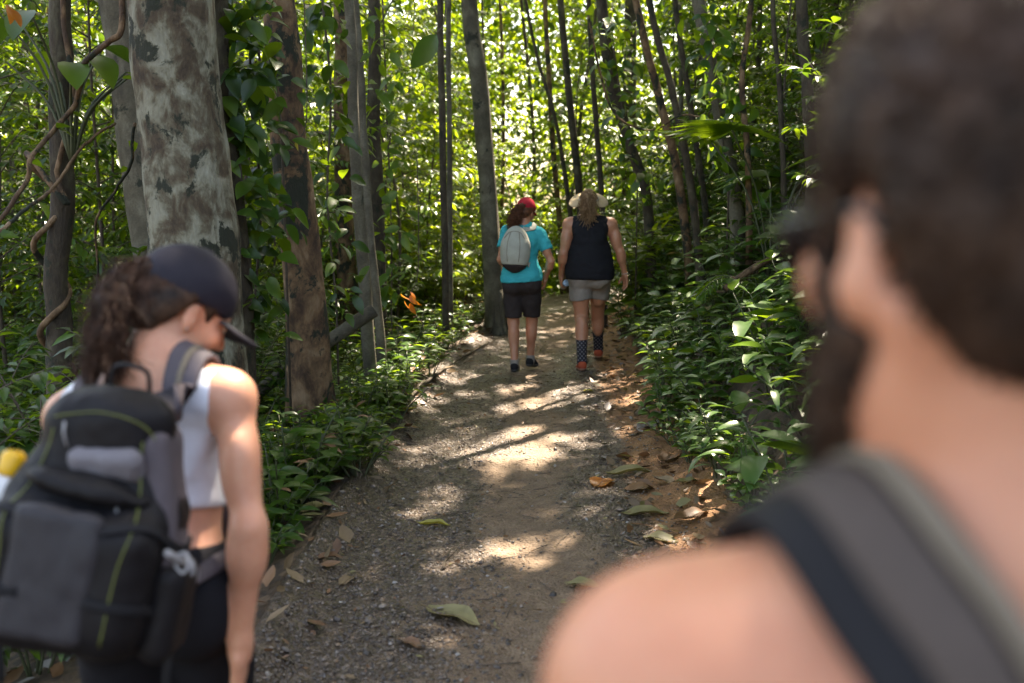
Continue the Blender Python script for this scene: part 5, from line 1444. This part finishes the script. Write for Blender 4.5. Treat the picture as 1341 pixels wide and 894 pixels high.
# ------------------------------------------------------------------ person: hiker in the black tank top
def tank_hiker():
    q = gpix(765, 487); org = np.array([q[0] + .06, q[1] + .22, gh(q[0], q[1]) + .012]); z0 = org[2]
    Rc, Rp, Rh = rot(-2, 5, 0), rot(0, 2, 0), rot(-4, 12, 0)
    pel = org + [.0, .0, .95]; chest = org + [.0, .03, 1.28]; neck = org + [-.005, .03, 1.475]; c = org + [-.012, .075, 1.625]
    shL, shR = wp(chest, Rc, -.205, -.01, .135), wp(chest, Rc, .205, -.01, .135)
    g = Grid(org + [-.5, -.5, -.1], org + [.5, .75, 1.92], .0065)
    add_torso(g, pel, chest, neck, shL, shR, Rp, Rc, 1.08, 1.10, 1.30, .8, 1.2)
    hL, hR = wp(pel, Rp, -.095, 0, -.04), wp(pel, Rp, .095, 0, -.04)
    kL, kR = np.array([hL[0] + .02, hL[1] + .02, z0 + .50]), np.array([hR[0] + .01, hR[1] + .27, z0 + .53])
    aL, aR = np.array([hL[0] + .015, hL[1] - .20, z0 + .095]), np.array([hR[0] + .04, hR[1] + .45, z0 + .125])
    add_leg(g, hL, kL, aL, 1.2); add_leg(g, hR, kR, aR, 1.2)
    legs = g.clone()
    elL, elR = shL + np.array([-.06, -.05, -.28]), shR + np.array([.095, -.02, -.26])
    wrL, wrR = elL + np.array([-.012, .10, -.23]), elR + np.array([.055, .06, -.23])
    g2 = g.clone(); add_arm(g2, shL, elL, wrL, 1.08, 1.1); add_arm(g2, shR, elR, wrR, 1.08, 1.1)
    add_hand(g2, wrL, np.array([.0, .25, -.95]), np.array([1, .1, .1]), 1, 62, 1.0, 3); add_hand(g2, wrR, np.array([.15, .15, -.95]), np.array([-.8, -.4, .0]), -1, 22, 1.0, 10)
    L = add_head(g2, c, Rh, 1.0, neck, .056)
    root = empty('person', org, 'hiker in black tank top, grey shorts and wide straw hat, holding a bottle', 'person')
    obj_from(g2, 'body', M['skin_tan'], root, org, 2); add_eyes(L, 1.0, root, org)
    t = legs.clone(); t.D = legs.D - .012; X = t.all()
    t.ell(pel + [0, 0, .02], np.array((.238, .185, .22)), Rp, .06); t.ell(bez(pel, chest, .5), np.array((.205, .155, .25)), Rc, .06)
    t.D = smax(smax(t.D, z0 + .885 - X[2], .004), X[2] - (z0 + 1.515), .01)
    for k, s_ in ((-1, shL), (1, shR)): t.cone(s_ + [k * .04, 0, -.11], s_ + [k * .035, 0, .07], .088, .070, .01, True)
    t.ell(neck + [0, .02, .06], (.078, .10, .085), I3, .01, True)
    obj_from(t, 'tank_top', M['black_cloth'], root, org, 2, (.011, 9, 9, 14))
    t = legs.clone(); t.D = legs.D - .010
    for h_, k_ in ((hL, kL), (hR, kR)): t.cone(h_ + [0, 0, .02], bez(h_, k_, .55), .118, .108, .012)
    X = t.all(); t.D = smax(smax(t.D, X[2] - (z0 + 1.0), .01), z0 + .69 - .16 * np.abs(X[0] - org[0]) - X[2], .005)
    obj_from(t, 'shorts', M['grey_cloth'], root, org, 2, (.011, 13, 13, 11))
    for a, pi, yw in ((aL, 6, 0), (aR, -2, -6)):
        s_ = g2.clone(); X = s_.all(); s_.D = smax(smax(legs.D - .005, X[2] - (a[2] + .20), .003), a[2] - .07 - X[2], .003)
        s_.D = np.maximum(s_.D, np.sqrt((X[0] - a[0]) ** 2 + (X[1] - a[1]) ** 2) - .14); obj_from(s_, 'sock', M['sock_pattern'], root, org, 1)
        shoe(root, org, a, yw, (M['shoe_red'], M['sole_pale']), 1.08, pi)
    h = scalp(g2, L, c, Rh, 1.0, .010, LINE_LONG); ho = obj_from(h, 'hair', M['hair_blond'], root, org, 1, (.005, 50, 50, 30))
    rng = np.random.default_rng(6); mb = MB(); r0 = L(0, -.105, .06); rr = r0 + rng.normal(0, .014, (50, 3))
    dn = [L(.0, -.150, .02), L(-.003, -.15, -.07), L(.005, -.135, -.17)]
    strands(mb, rr, [(dn[0], .024), (dn[1], .038), (dn[2], .040)], 300, .0038, .018, rng, 14); mb.build('ponytail', M['hair_blond'], ho, org=org)
    # hair drawn back over the crown to the tail, as it shows through the open backed hat
    mb = MB()
    for a in np.linspace(-2.2, 2.2, 70):
        st = L(.075 * math.sin(a), -.04, .07 + .075 * math.cos(a) * .75); md = h.snap((st + r0) / 2 + (st - c) * .15, .004, 8)[0]; st = h.snap(st, .002, 8)[0]
        mb.tube(spline([st, md, r0], 8) - org, .0034, 4, cap=False)
    mb.build('combed_hair', M['hair_blond'], ho)
    # wide brimmed hat, the brim dipping at the sides
    Rt = Rh @ rot(0, -36, 0); hc = L(0, -.010, .040); mb = MB()
    na, prof = 46, [(.088, .028), (.094, .006), (.105, .0), (.145, -.004), (.19, -.010), (.196, -.014), (.19, -.014), (.145, -.008), (.10, -.004), (.090, .004)]
    A_ = np.linspace(-.72, math.pi + .72, na); V = []
    for a in A_:
        f_ = min(1, 1.35 * max(0, math.sin((a + .72) / (math.pi + 1.44) * math.pi)) ** .35)
        for r_, z_ in prof:
            e_ = max(0, r_ - .09); rr_ = .09 + e_ * f_ if r_ > .09 else r_
            V.append(wp(hc, Rt, rr_ * math.cos(a), rr_ * 1.12 * math.sin(a), z_ - .30 * e_ * abs(math.cos(a)) ** 2 + .05 * e_ * math.sin(3 * a)) - org)
    k_ = len(prof); i_ = np.arange(na - 1)[:, None] * k_; j_ = np.arange(k_)[None]; jn = (j_ + 1) % k_
    mb.add(V, [np.stack([i_ + j_, i_ + jn, i_ + k_ + jn, i_ + k_ + j_], -1).reshape(-1, 4)])
    ht = mb.build('sun_hat', M['straw'], root)
    mb = MB(); mb.tube(np.array([wp(hc, Rt, .0965 * math.cos(a), .0965 * math.sin(a), .012) for a in np.linspace(0, 6.2832, 30)]) - org, .005, 6, flat=1.0); mb.build('hat_band', M['khaki_pack'], ht)
    mb = MB(); w_ = wrR - nrm(wrR - elR) * .01; mb.tube(w_ + np.array([[.031 * math.cos(a), .031 * math.sin(a), .006 * math.cos(a)] for a in np.linspace(0, 6.3, 18)]) - org, .003, 5); mb.build('bracelet', M['plastic_grey'], root)
    # bottle in the hand, base turned to the camera
    hc = wrL + np.array([.038, .03, -.085]); Rq = rot(10, 108, 0); bb = empty('water_bottle', hc, 'clear water bottle with a pale blue base in the tank top hiker\'s hand', 'bottle')
    mb = MB(); lathe(mb, [(0, -.075), (.030, -.075), (.033, -.068), (.033, -.02), (.031, .0), (.033, .02), (.033, .075), (.026, .10), (.013, .118), (0, .118)], (0, 0, 0), Rq, 22); mb.build('bottle_body', M['bottle_clear'], bb)
    mb = MB(); lathe(mb, [(0, -.0785), (.031, -.0785), (.0345, -.072), (.0345, -.045), (.033, -.045)], (0, 0, 0), Rq, 22); mb.build('bottle_base', M['blue_plastic'], bb)
    mb = MB(); lathe(mb, [(0, .117), (.0155, .117), (.0155, .138), (0, .139)], (0, 0, 0), Rq, 18); mb.build('bottle_cap', M['white_plastic'], bb)
tank_hiker()
# ------------------------------------------------------------------ loose things on the path and in the trees
rp = np.random.default_rng(21)
_flatz = {}
def path_z(x, y):
    """surface height of the path sheet"""
    d = x - cx(y); w = hw(y)
    fine_ = 0.012 * fbm(x * 5, y * 4, 2.0) + 0.010 * fbm(x * 17, y * 17, 4.0) + 0.006 * vn(x * 38, y * 38, 6.0)
    lump_ = np.clip((d - w + 0.05) / 0.15, 0, 1) * 0.05 * np.abs(fbm(x * 6, y * 6, 8.0))
    rut_ = -0.02 * np.exp(-((d - 0.05) / 0.28) ** 2)
    u = np.where(d < 0, d / (w + .16), d / (w + .42)); e = np.clip((1 - np.abs(u)) / .10, 0, 1)
    return np.maximum(gh(x, y) + fine_ + lump_ + rut_ + 0.012 - 0.09 * (1 - e) ** 2, gh(x, y) - .06 * (np.abs(d) < w))
# gravel: nobody could count it
n = 42000
y = 2.7 + 10.5 * rp.random(n) ** 1.9; d = rp.uniform(-1, 1, n) * (hw(y) + .12); x = cx(y) + d + .04
cl = 0.95 * np.exp(-((d - 0.12 - 0.12 * vn(y * 0.7, 3.0)) / 0.30) ** 2) + .8 * np.clip((d - hw(y) + 0.22) / 0.22, 0, 1) + .55 * fbm(x * 2.6, y * 2.0, 5.0)
k = rp.random(n) > np.clip(cl * .95 + .12, .1, .93); x, y = x[k], y[k]; n = len(x)
s = .0035 + .0095 * rp.random(n) ** 2.4; s[rp.random(n) < .012] *= 2.0
z = path_z(x, y) + s * .15
oct_ = np.array([(1, 0, 0), (0, 1, 0), (-1, 0, 0), (0, -1, 0), (0, 0, 1), (.5, .5, .6), (-.5, .6, .5), (-.5, -.5, .65), (.6, -.5, .5)])
fc = np.array([(0, 1, 5), (1, 2, 6), (2, 3, 7), (3, 0, 8), (5, 4, 8), (6, 4, 5), (7, 4, 6), (8, 4, 7), (0, 5, 8), (1, 6, 5), (2, 7, 6), (3, 8, 7)])
a = rp.random(n) * 6.28; ca, sa = np.cos(a), np.sin(a)
v = oct_[None] * (1 + rp.normal(0, .22, (n, 9, 3))) * np.stack([np.ones(n), rp.uniform(.6, 1, n), rp.uniform(.45, .8, n)], -1)[:, None]
v = np.stack([v[..., 0] * ca[:, None] - v[..., 1] * sa[:, None], v[..., 0] * sa[:, None] + v[..., 1] * ca[:, None], v[..., 2]], -1) * s[:, None, None] + np.stack([x, y, z], -1)[:, None]
m, nt, b = new_mat('pebble'); rn = attr(nt, 'rnd')
nt.links.new(ramp(nt, rn, [(0, (.035, .026, .020)), (.45, (.088, .066, .050)), (.8, (.16, .122, .092)), (.93, (.20, .13, .08)), (1, (.30, .28, .26))]), b.inputs['Base Color'])
b.inputs['Roughness'].default_value = .42; M['pebble'] = m
tag(link('gravel', mk_mesh('gravel', v.reshape(-1, 3), [(fc[None] + (np.arange(n) * 9)[:, None, None]).reshape(-1, 3)], False, {'rnd': ('FACE', np.repeat(rp.random(n), 12))}, [m])), 'dark loose gravel on the path', None, kind='stuff')

# small crumbs of dead leaves
def litter(name, label, n, xr, yr, test, L, mats, prob):
    x = rp.uniform(*xr, n * 4); y = rp.uniform(*yr, n * 4); d = x - cx(y); k = test(d, hw(y)) & (np.abs(x) < .6 * y + 1)
    x, y = x[k][:n], y[k][:n]; l = L * rp.uniform(.4, 1.4, len(x)) ; lv = Leaves()
    lv.add(np.stack([x, y, np.maximum(path_z(x, y), gh(x, y)) + .008], -1), rdir(rp, len(x), -.15, .3), nrm(UP + rp.normal(0, .45, (len(x), 3))), l, l * rp.uniform(.35, .6, len(x)), -.2)
    tag(link(name, lv.mesh(name, 'mid', mats, prob)), label, None, kind='stuff')
DRY = [M['leaf_dry'], M['leaf_brown'], M['leaf_grey'], M['leaf_olive']]
litter('leaf_litter', 'scraps of dead leaves on the path', 1500, (-2, 3), (2.8, 13), lambda d, w: np.abs(d) < w, .028, DRY, [.4, .35, .15, .1])
litter('leaf_litter', 'dead leaves along the clay edge below the bank', 900, (.4, 4), (3, 15), lambda d, w: (d > w - .2) & (d < w + .55), .085, DRY, [.4, .38, .12, .1])
litter('leaf_litter', 'dead leaves on the wood floor beyond the verge', 1900, (-6, 1), (2.6, 16), lambda d, w: (d < -w + .12) & (d > -w - 3), .10, DRY, [.45, .4, .1, .05])

# twig scraps
mbt = MB()
for i in range(420):
    y_ = 2.8 + 9 * rp.random() ** 1.6; d_ = rp.uniform(-1.0, 1.25) * hw(y_); x_ = float(cx(y_) + d_); a_ = rp.random() * 6.28; l_ = rp.uniform(.02, .09); o_ = np.array([math.cos(a_), math.sin(a_), 0])
    c_ = np.array([x_, y_, float(path_z(np.array(x_), np.array(y_))) + .006]); mbt.tube(np.array([c_ - o_ * l_, c_ + rp.normal(0, .006, 3) * [1, 1, .3], c_ + o_ * l_]), [.0024, .002, .0012], 4)
tag(mbt.build('twig_litter', M['twig']), 'broken twig scraps strewn on the path', None, kind='stuff')
def fallen(px, py, lpx, ang, mat, label, asp=.42, curl=-.25, tilt=.0):
    q = gpix(px, py); dist = np.linalg.norm(q - [0, 0, CAMZ]); L = lpx * dist / FPX * (1.15 + .5 * abs(math.sin(math.radians(ang)))); a = math.radians(ang)
    nL, nW = 13, 9; d = np.array([math.cos(a), math.sin(a)]); sd = np.array([-d[1], d[0]]); V = []
    t = np.linspace(0, 1, nL); prof = np.sin(np.pi * np.clip(t, 0.02, .985) ** .9) ** .75
    for ti, w in zip(t, prof):
        for s_ in np.linspace(-1, 1, nW):
            p = q[:2] + d * (ti - .5) * L + sd * s_ * w * L * asp * .5
            h = .10 * L * (abs(s_) ** 1.5) * w * (1 if curl < 0 else -.3) * abs(curl) * 4 + .03 * L * math.sin(ti * 9 + px) + .05 * L * (ti - .5) ** 2 * 4 * abs(curl) + tilt * L * ti + .004 * math.sin(ti * 60) * abs(s_)
            V.append([p[0], p[1], h])
    V = np.array(V); base = np.max(path_z(V[:, 0], V[:, 1]) - V[:, 2] * .6); V[:, 2] += base * .35 + .65 * np.mean(path_z(V[:, 0], V[:, 1])) + .006
    i = np.arange(nL - 1)[:, None] * nW; j = np.arange(nW - 1)[None]; F = np.stack([i + j, i + j + 1, i + nW + j + 1, i + nW + j], -1).reshape(-1, 4)
    org = np.array([q[0], q[1], V[:, 2].min()])
    rr = .35 + .3 * np.abs(np.sin(np.repeat(np.arange(nL - 1), nW - 1) * 1.4)) * (np.tile(np.arange(nW - 1), nL - 1) % 2)
    root = empty('fallen_leaf', org, label, 'leaf')
    link('blade', mk_mesh('blade', V - org, [F], True, {'rnd': ('FACE', rr)}, [mat]), root)
    mb = MB(); mid = V.reshape(nL, nW, 3)[:, nW // 2]; st = mid[0] - np.array([*d, 0]) * L * .12
    mb.tube(np.vstack([st, mid]) - org + [0, 0, .0012], np.linspace(.0028, .0008, nL + 1), 4); mb.build('midrib', M['leaf_dry'], root)
O, Br, Dr, Gy, Ye, Og = M['leaf_olive'], M['leaf_brown'], M['leaf_dry'], M['leaf_grey'], M['leaf_yellow'], M['leaf_orange']
for a in [(593, 814, 58, -35, O, 'big pale olive fallen leaf lying alone low in the middle of the path', .46),
          (764, 771, 38, -20, O, 'olive fallen leaf half hidden by the bearded man\'s shoulder', .5), (845, 677, 52, 5, O, 'long ribbed olive fallen leaf by the clay edge of the path', .42),
          (865, 713, 34, -30, O, 'short wide olive fallen leaf on the orange clay', .62), (826, 625, 52, 14, O, 'narrow yellowish fallen leaf beside the orange brown one', .3),
          (789, 636, 27, 60, Og, 'orange brown curled fallen leaf on the path', .75), (838, 645, 34, 20, Br, 'flat brown fallen leaf under the narrow yellowish leaf', .6),
          (568, 691, 38, -8, Ye, 'thin dry yellow fallen leaf in the middle of the gravel', .25), (411, 670, 36, 40, O, 'olive fallen leaf at the verge beside the woman\'s elbow', .5),
          (526, 541, 36, 50, Ye, 'yellow fallen leaf leaning on the verge plants', .4), (498, 585, 22, -30, Br, 'small brown fallen leaf at the left path edge', .5),
          (906, 686, 42, 35, Br, 'dark brown curled fallen leaf below the bank plants', .45), (875, 606, 30, 60, Br, 'reddish brown folded fallen leaf on the clay', .5),
          (848, 565, 26, 40, Gy, 'grey fallen leaf beside the dry curled bark', .55), (907, 583, 24, -20, Gy, 'small grey fallen leaf near the bank plants', .6), (915, 427, 32, 10, Dr, 'pale dry fallen leaf caught on the bank', .35),
          (930, 540, 44, 25, Br, 'broad brown fallen leaf against the bank plants', .55), (455, 765, 22, 70, Dr, 'small dry fallen leaf near the woman\'s hand', .5), (537, 850, 26, -40, Br, 'brown fallen leaf near the bottom of the picture', .5),
          (430, 738, 30, 10, Br, 'brown fallen leaf flat on the dark gravel', .5), (870, 640, 26, -60, Dr, 'dry fallen leaf on the clay between two longer leaves', .5), (770, 515, 14, 0, Ye, 'tiny yellow fallen leaf behind the hikers\' sun patch', .6), (875, 533, 16, 0, Ye, 'tiny yellow fallen leaf near the dry curled bark', .5), (900, 640, 26, 15, O, 'mottled fallen leaf at the foot of the bank', .45)]:
    fallen(*a)

def stick(name, label, cat, pts, r0, r1, mat, rough=.15, side=0):
    p = spline(pts, 18); org = p[0].copy(); root = empty(name, org, label, cat); mb = MB(); mb.tube(p - org, np.linspace(r0, r1, 18), 9, 0, rough, 1.0, r0 * 900)
    mb.build('wood', mat, root)
    if side:
        mb = MB()
        for k in range(side):
            j = 4 + k * 4; o = nrm(rp.normal(0, 1, 3) + UP * .6); mb.tube(np.array([p[j], p[j] + o * .08, p[j] + o * .16 + rp.normal(0, .02, 3)]) - org, [r1 * .8, r1 * .5, r1 * .2], 5)
        mb.build('side_twig', mat, root)
def G(px, py, dz=.0):
    q = gpix(px, py); return q + UP * (dz + max(0, float(path_z(q[0], q[1]) - q[2])))
stick('fallen_branch', 'thick fallen branch leaning on the pale thin pole trees', 'branch', [PY(328, 520, 7.3), PY(385, 478, 7.45), PY(440, 440, 7.6), PY(490, 406, 7.7)], .05, .055, M['bark_grey'], .12, 1)
stick('stick', 'pale straight stick at the clay edge near the tank top hiker', 'stick', [G(842, 502, .02), G(866, 492, .035), G(892, 480, .05)], .012, .016, M['bark_pale'], .2)
stick('curled_bark', 'dry curled strip of bark on the clay below the bank', 'bark', [G(834, 548, .01), G(850, 534, .05), G(872, 527, .06), G(905, 536, .03)], .022, .012, M['leaf_dry'], .3)
stick('dead_branch', 'dark dead branch behind the tank top hiker\'s raised heel', 'branch', [G(815, 446, .02), G(832, 436, .05), G(862, 424, .07)], .035, .02, M['bark_dark'], .25, 2)
stick('dead_branch', 'mossy dead branch lying on the bank among leaves', 'branch', [PY(950, 378, 7.6), PY(985, 352, 7.7), PY(1018, 335, 7.8)], .03, .022, M['bark_brown'], .2, 1)
stick('root', 'long bare root running along the left edge of the path', 'root', [G(505, 560, .02), G(545, 520, .03), G(590, 482, .025), G(640, 452, .02)], .016, .010, M['bark_dark'], .25, 2)
stick('dead_branch', 'broken twig lying on the path beside the dry yellow leaf', 'branch', [G(580, 748, .01), G(586, 733, .012), G(590, 722, .01)], .006, .003, M['bark_dark'], .2, 1)
stick('dead_branch', 'broken dark wood lying on the clay at the foot of the bank', 'branch', [G(890, 520, .02), G(920, 512, .03), G(945, 500, .03)], .024, .014, M['bark_brown'], .3, 1)

def vine(label, pts, r, leaves=0, n=60):
    p = spline(pts, n); p = p + .015 * np.stack([fbm(np.arange(n) * .21, 3 + i, r * 99) for i in range(3)], -1); org = p[0].copy(); root = empty('vine', org, label, 'vine')
    mb = MB(); mb.tube(p - org, np.linspace(r, r * .7, n), 7, 0, .15); mb.build('stem', M['bark_brown'], root)
    if leaves:
        lv = Leaves(); k = rp.integers(4, n, leaves); l = rp.uniform(.08, .15, leaves); lv.add(p[k] - org, rdir(rp, leaves, -.6, .3), nrm(UP + rp.normal(0, .4, (leaves, 3))), l, l * .5, .3)
        link('foliage', lv.mesh('foliage', 'mid', [LG]), root)
b0 = TREES[0][0]
def around(px, py, y, turns, z1, r, n=18):
    c0 = PY(px, py, y); c0[2] = max(c0[2], gh(c0[0], c0[1])); return [c0 + np.array([r * math.cos(a), r * math.sin(a), z1 * i / n]) for i, a in enumerate(np.linspace(0, turns * 6.28, n))]
vine('thick twisting vine coiled round the slim dark trunk', around(78, 500, 6.2, 2.6, 1.5, .095) + [PY(88, 270, 6.0), PY(74, 225, 6.1), PY(96, 130, 6.05), PY(80, 20, 6.1), PY(84, -60, 6.1)], .022)
vine('bent vine arching from the big mottled trunk down to the left', [PY(158, -40, 5.7), PY(160, 35, 5.6), PY(138, 58, 5.6), PY(108, 90, 5.7), PY(100, 135, 5.8), PY(72, 168, 5.7), PY(40, 205, 5.5), PY(34, 240, 5.5), PY(-15, 300, 5.4)], .018, 5)
vine('thin hanging vine between the slim dark trunk and the big trunk', [PY(176, 160, 6.6), PY(170, 215, 6.6), PY(150, 250, 6.7), PY(126, 290, 6.7), PY(128, 350, 6.8), PY(124, 470, 6.9)], .011, 8)
vine('brown vine sagging across the lower left wood', [PY(-20, 320, 5.2), PY(20, 285, 5.4), PY(70, 245, 5.8), PY(110, 190, 6.0), PY(150, 160, 6.2)], .012, 6)
vine('thin vine draped among the bank trees', [PY(770, 20, 10), PY(800, 140, 10.2), PY(850, 170, 10.2), PY(905, 150, 9.8), PY(985, 190, 9.2)], .012, 20)
# climbing leaves on the trunks
def climber(label, px, y, n, wpx, L, mats):
    pts = np.array([PY(a, b_, y) for a, b_ in px]); p = spline(pts, 40); lv = Leaves(); k = rp.integers(0, 40, n); w = wpx * y / FPX
    q = p[k] + np.stack([rp.normal(0, w * .5, n), -rp.uniform(.0, .35, n), rp.normal(0, .06, n)], -1); l = L * rp.uniform(.6, 1.2, n)
    org = pts[-1].copy(); org[2] = gh(org[0], org[1]); root = empty('climbing_plant', org, label, 'plant'); lv.add(q - org, rdir(rp, n, -.8, .1), nrm(UP + [0, -.6, 0] + rp.normal(0, .4, (n, 3))), l, l * .5, .3)
    link('foliage', lv.mesh('foliage', 'hi', mats), root); mb = MB(); p2 = np.vstack([p, [org + [0, 0, -.05]]]); p2[:, 1] += .03; mb.tube(p2 - org, .009, 6); mb.build('stem', M['twig'], root)
climber('dark leafy climber growing between the big and the reddish brown trunk', [(330, -10), (326, 120), (340, 260), (330, 420)], 6.45, 260, 46, .17, [LD, LG])
climber('leafy climber on the left side of the reddish brown trunk', [(352, 60), (366, 160), (372, 300)], 6.7, 60, 24, .15, [LD])
climber('leafy climber hanging beside the pale pole pair', [(420, -10), (432, 120), (428, 260), (440, 400)], 7.6, 150, 42, .15, [LG, LD])
climber('leafy climber on the straight dark trunk', [(500, -10), (506, 140), (512, 300), (512, 400)], 9.6, 120, 34, .16, [LG])
climber('leafy climber on the stout bank trunk', [(925, 20), (940, 120), (955, 250)], 9.3, 140, 34, .15, [LD, LG])
climber('leafy climber round the gnarled bank trunk', [(800, 20), (812, 120), (835, 250)], 11.2, 120, 30, .16, [LD, LG])
def hanging(name, label, px, py, y, n, L, mat, spread, up=40):
    c0 = PY(px, py, y); t0 = PY(px + 12, py - up, y) ; root = empty(name, c0, label, 'leaf'); lv = Leaves(); l = L * rp.uniform(.8, 1.1, n)
    lv.add(rp.normal(0, spread, (n, 3)), rdir(rp, n, -1, -.5), rdir(rp, n, -.2, .4) + [0, -1, 0], l, l * .5, .25)
    link('blade', lv.mesh('blade', 'hi', [mat]), root); mb = MB(); mb.tube(spline([t0 - c0 + UP * .9, t0 - c0, (0, 0, 0)], 10), .004, 5); mb.build('twig', M['twig'], root)
hanging('hanging_leaf', 'single big dark leaf hanging before the bright tree tops', 572, 45, 6.0, 1, .26, LD, .0)
hanging('hanging_leaf', 'yellow leaf stuck on the reddish brown trunk', 390, 186, 6.7, 1, .11, LY, .0)
hanging('dead_leaves', 'bunch of glowing orange dead leaves hanging over the verge', 536, 388, 8.2, 6, .115, M['leaf_orange'], .035)
hanging('hanging_leaf', 'orange brown leaf hanging in the top left corner', 4, 4, 5.2, 2, .11, M['leaf_orange'], .03)
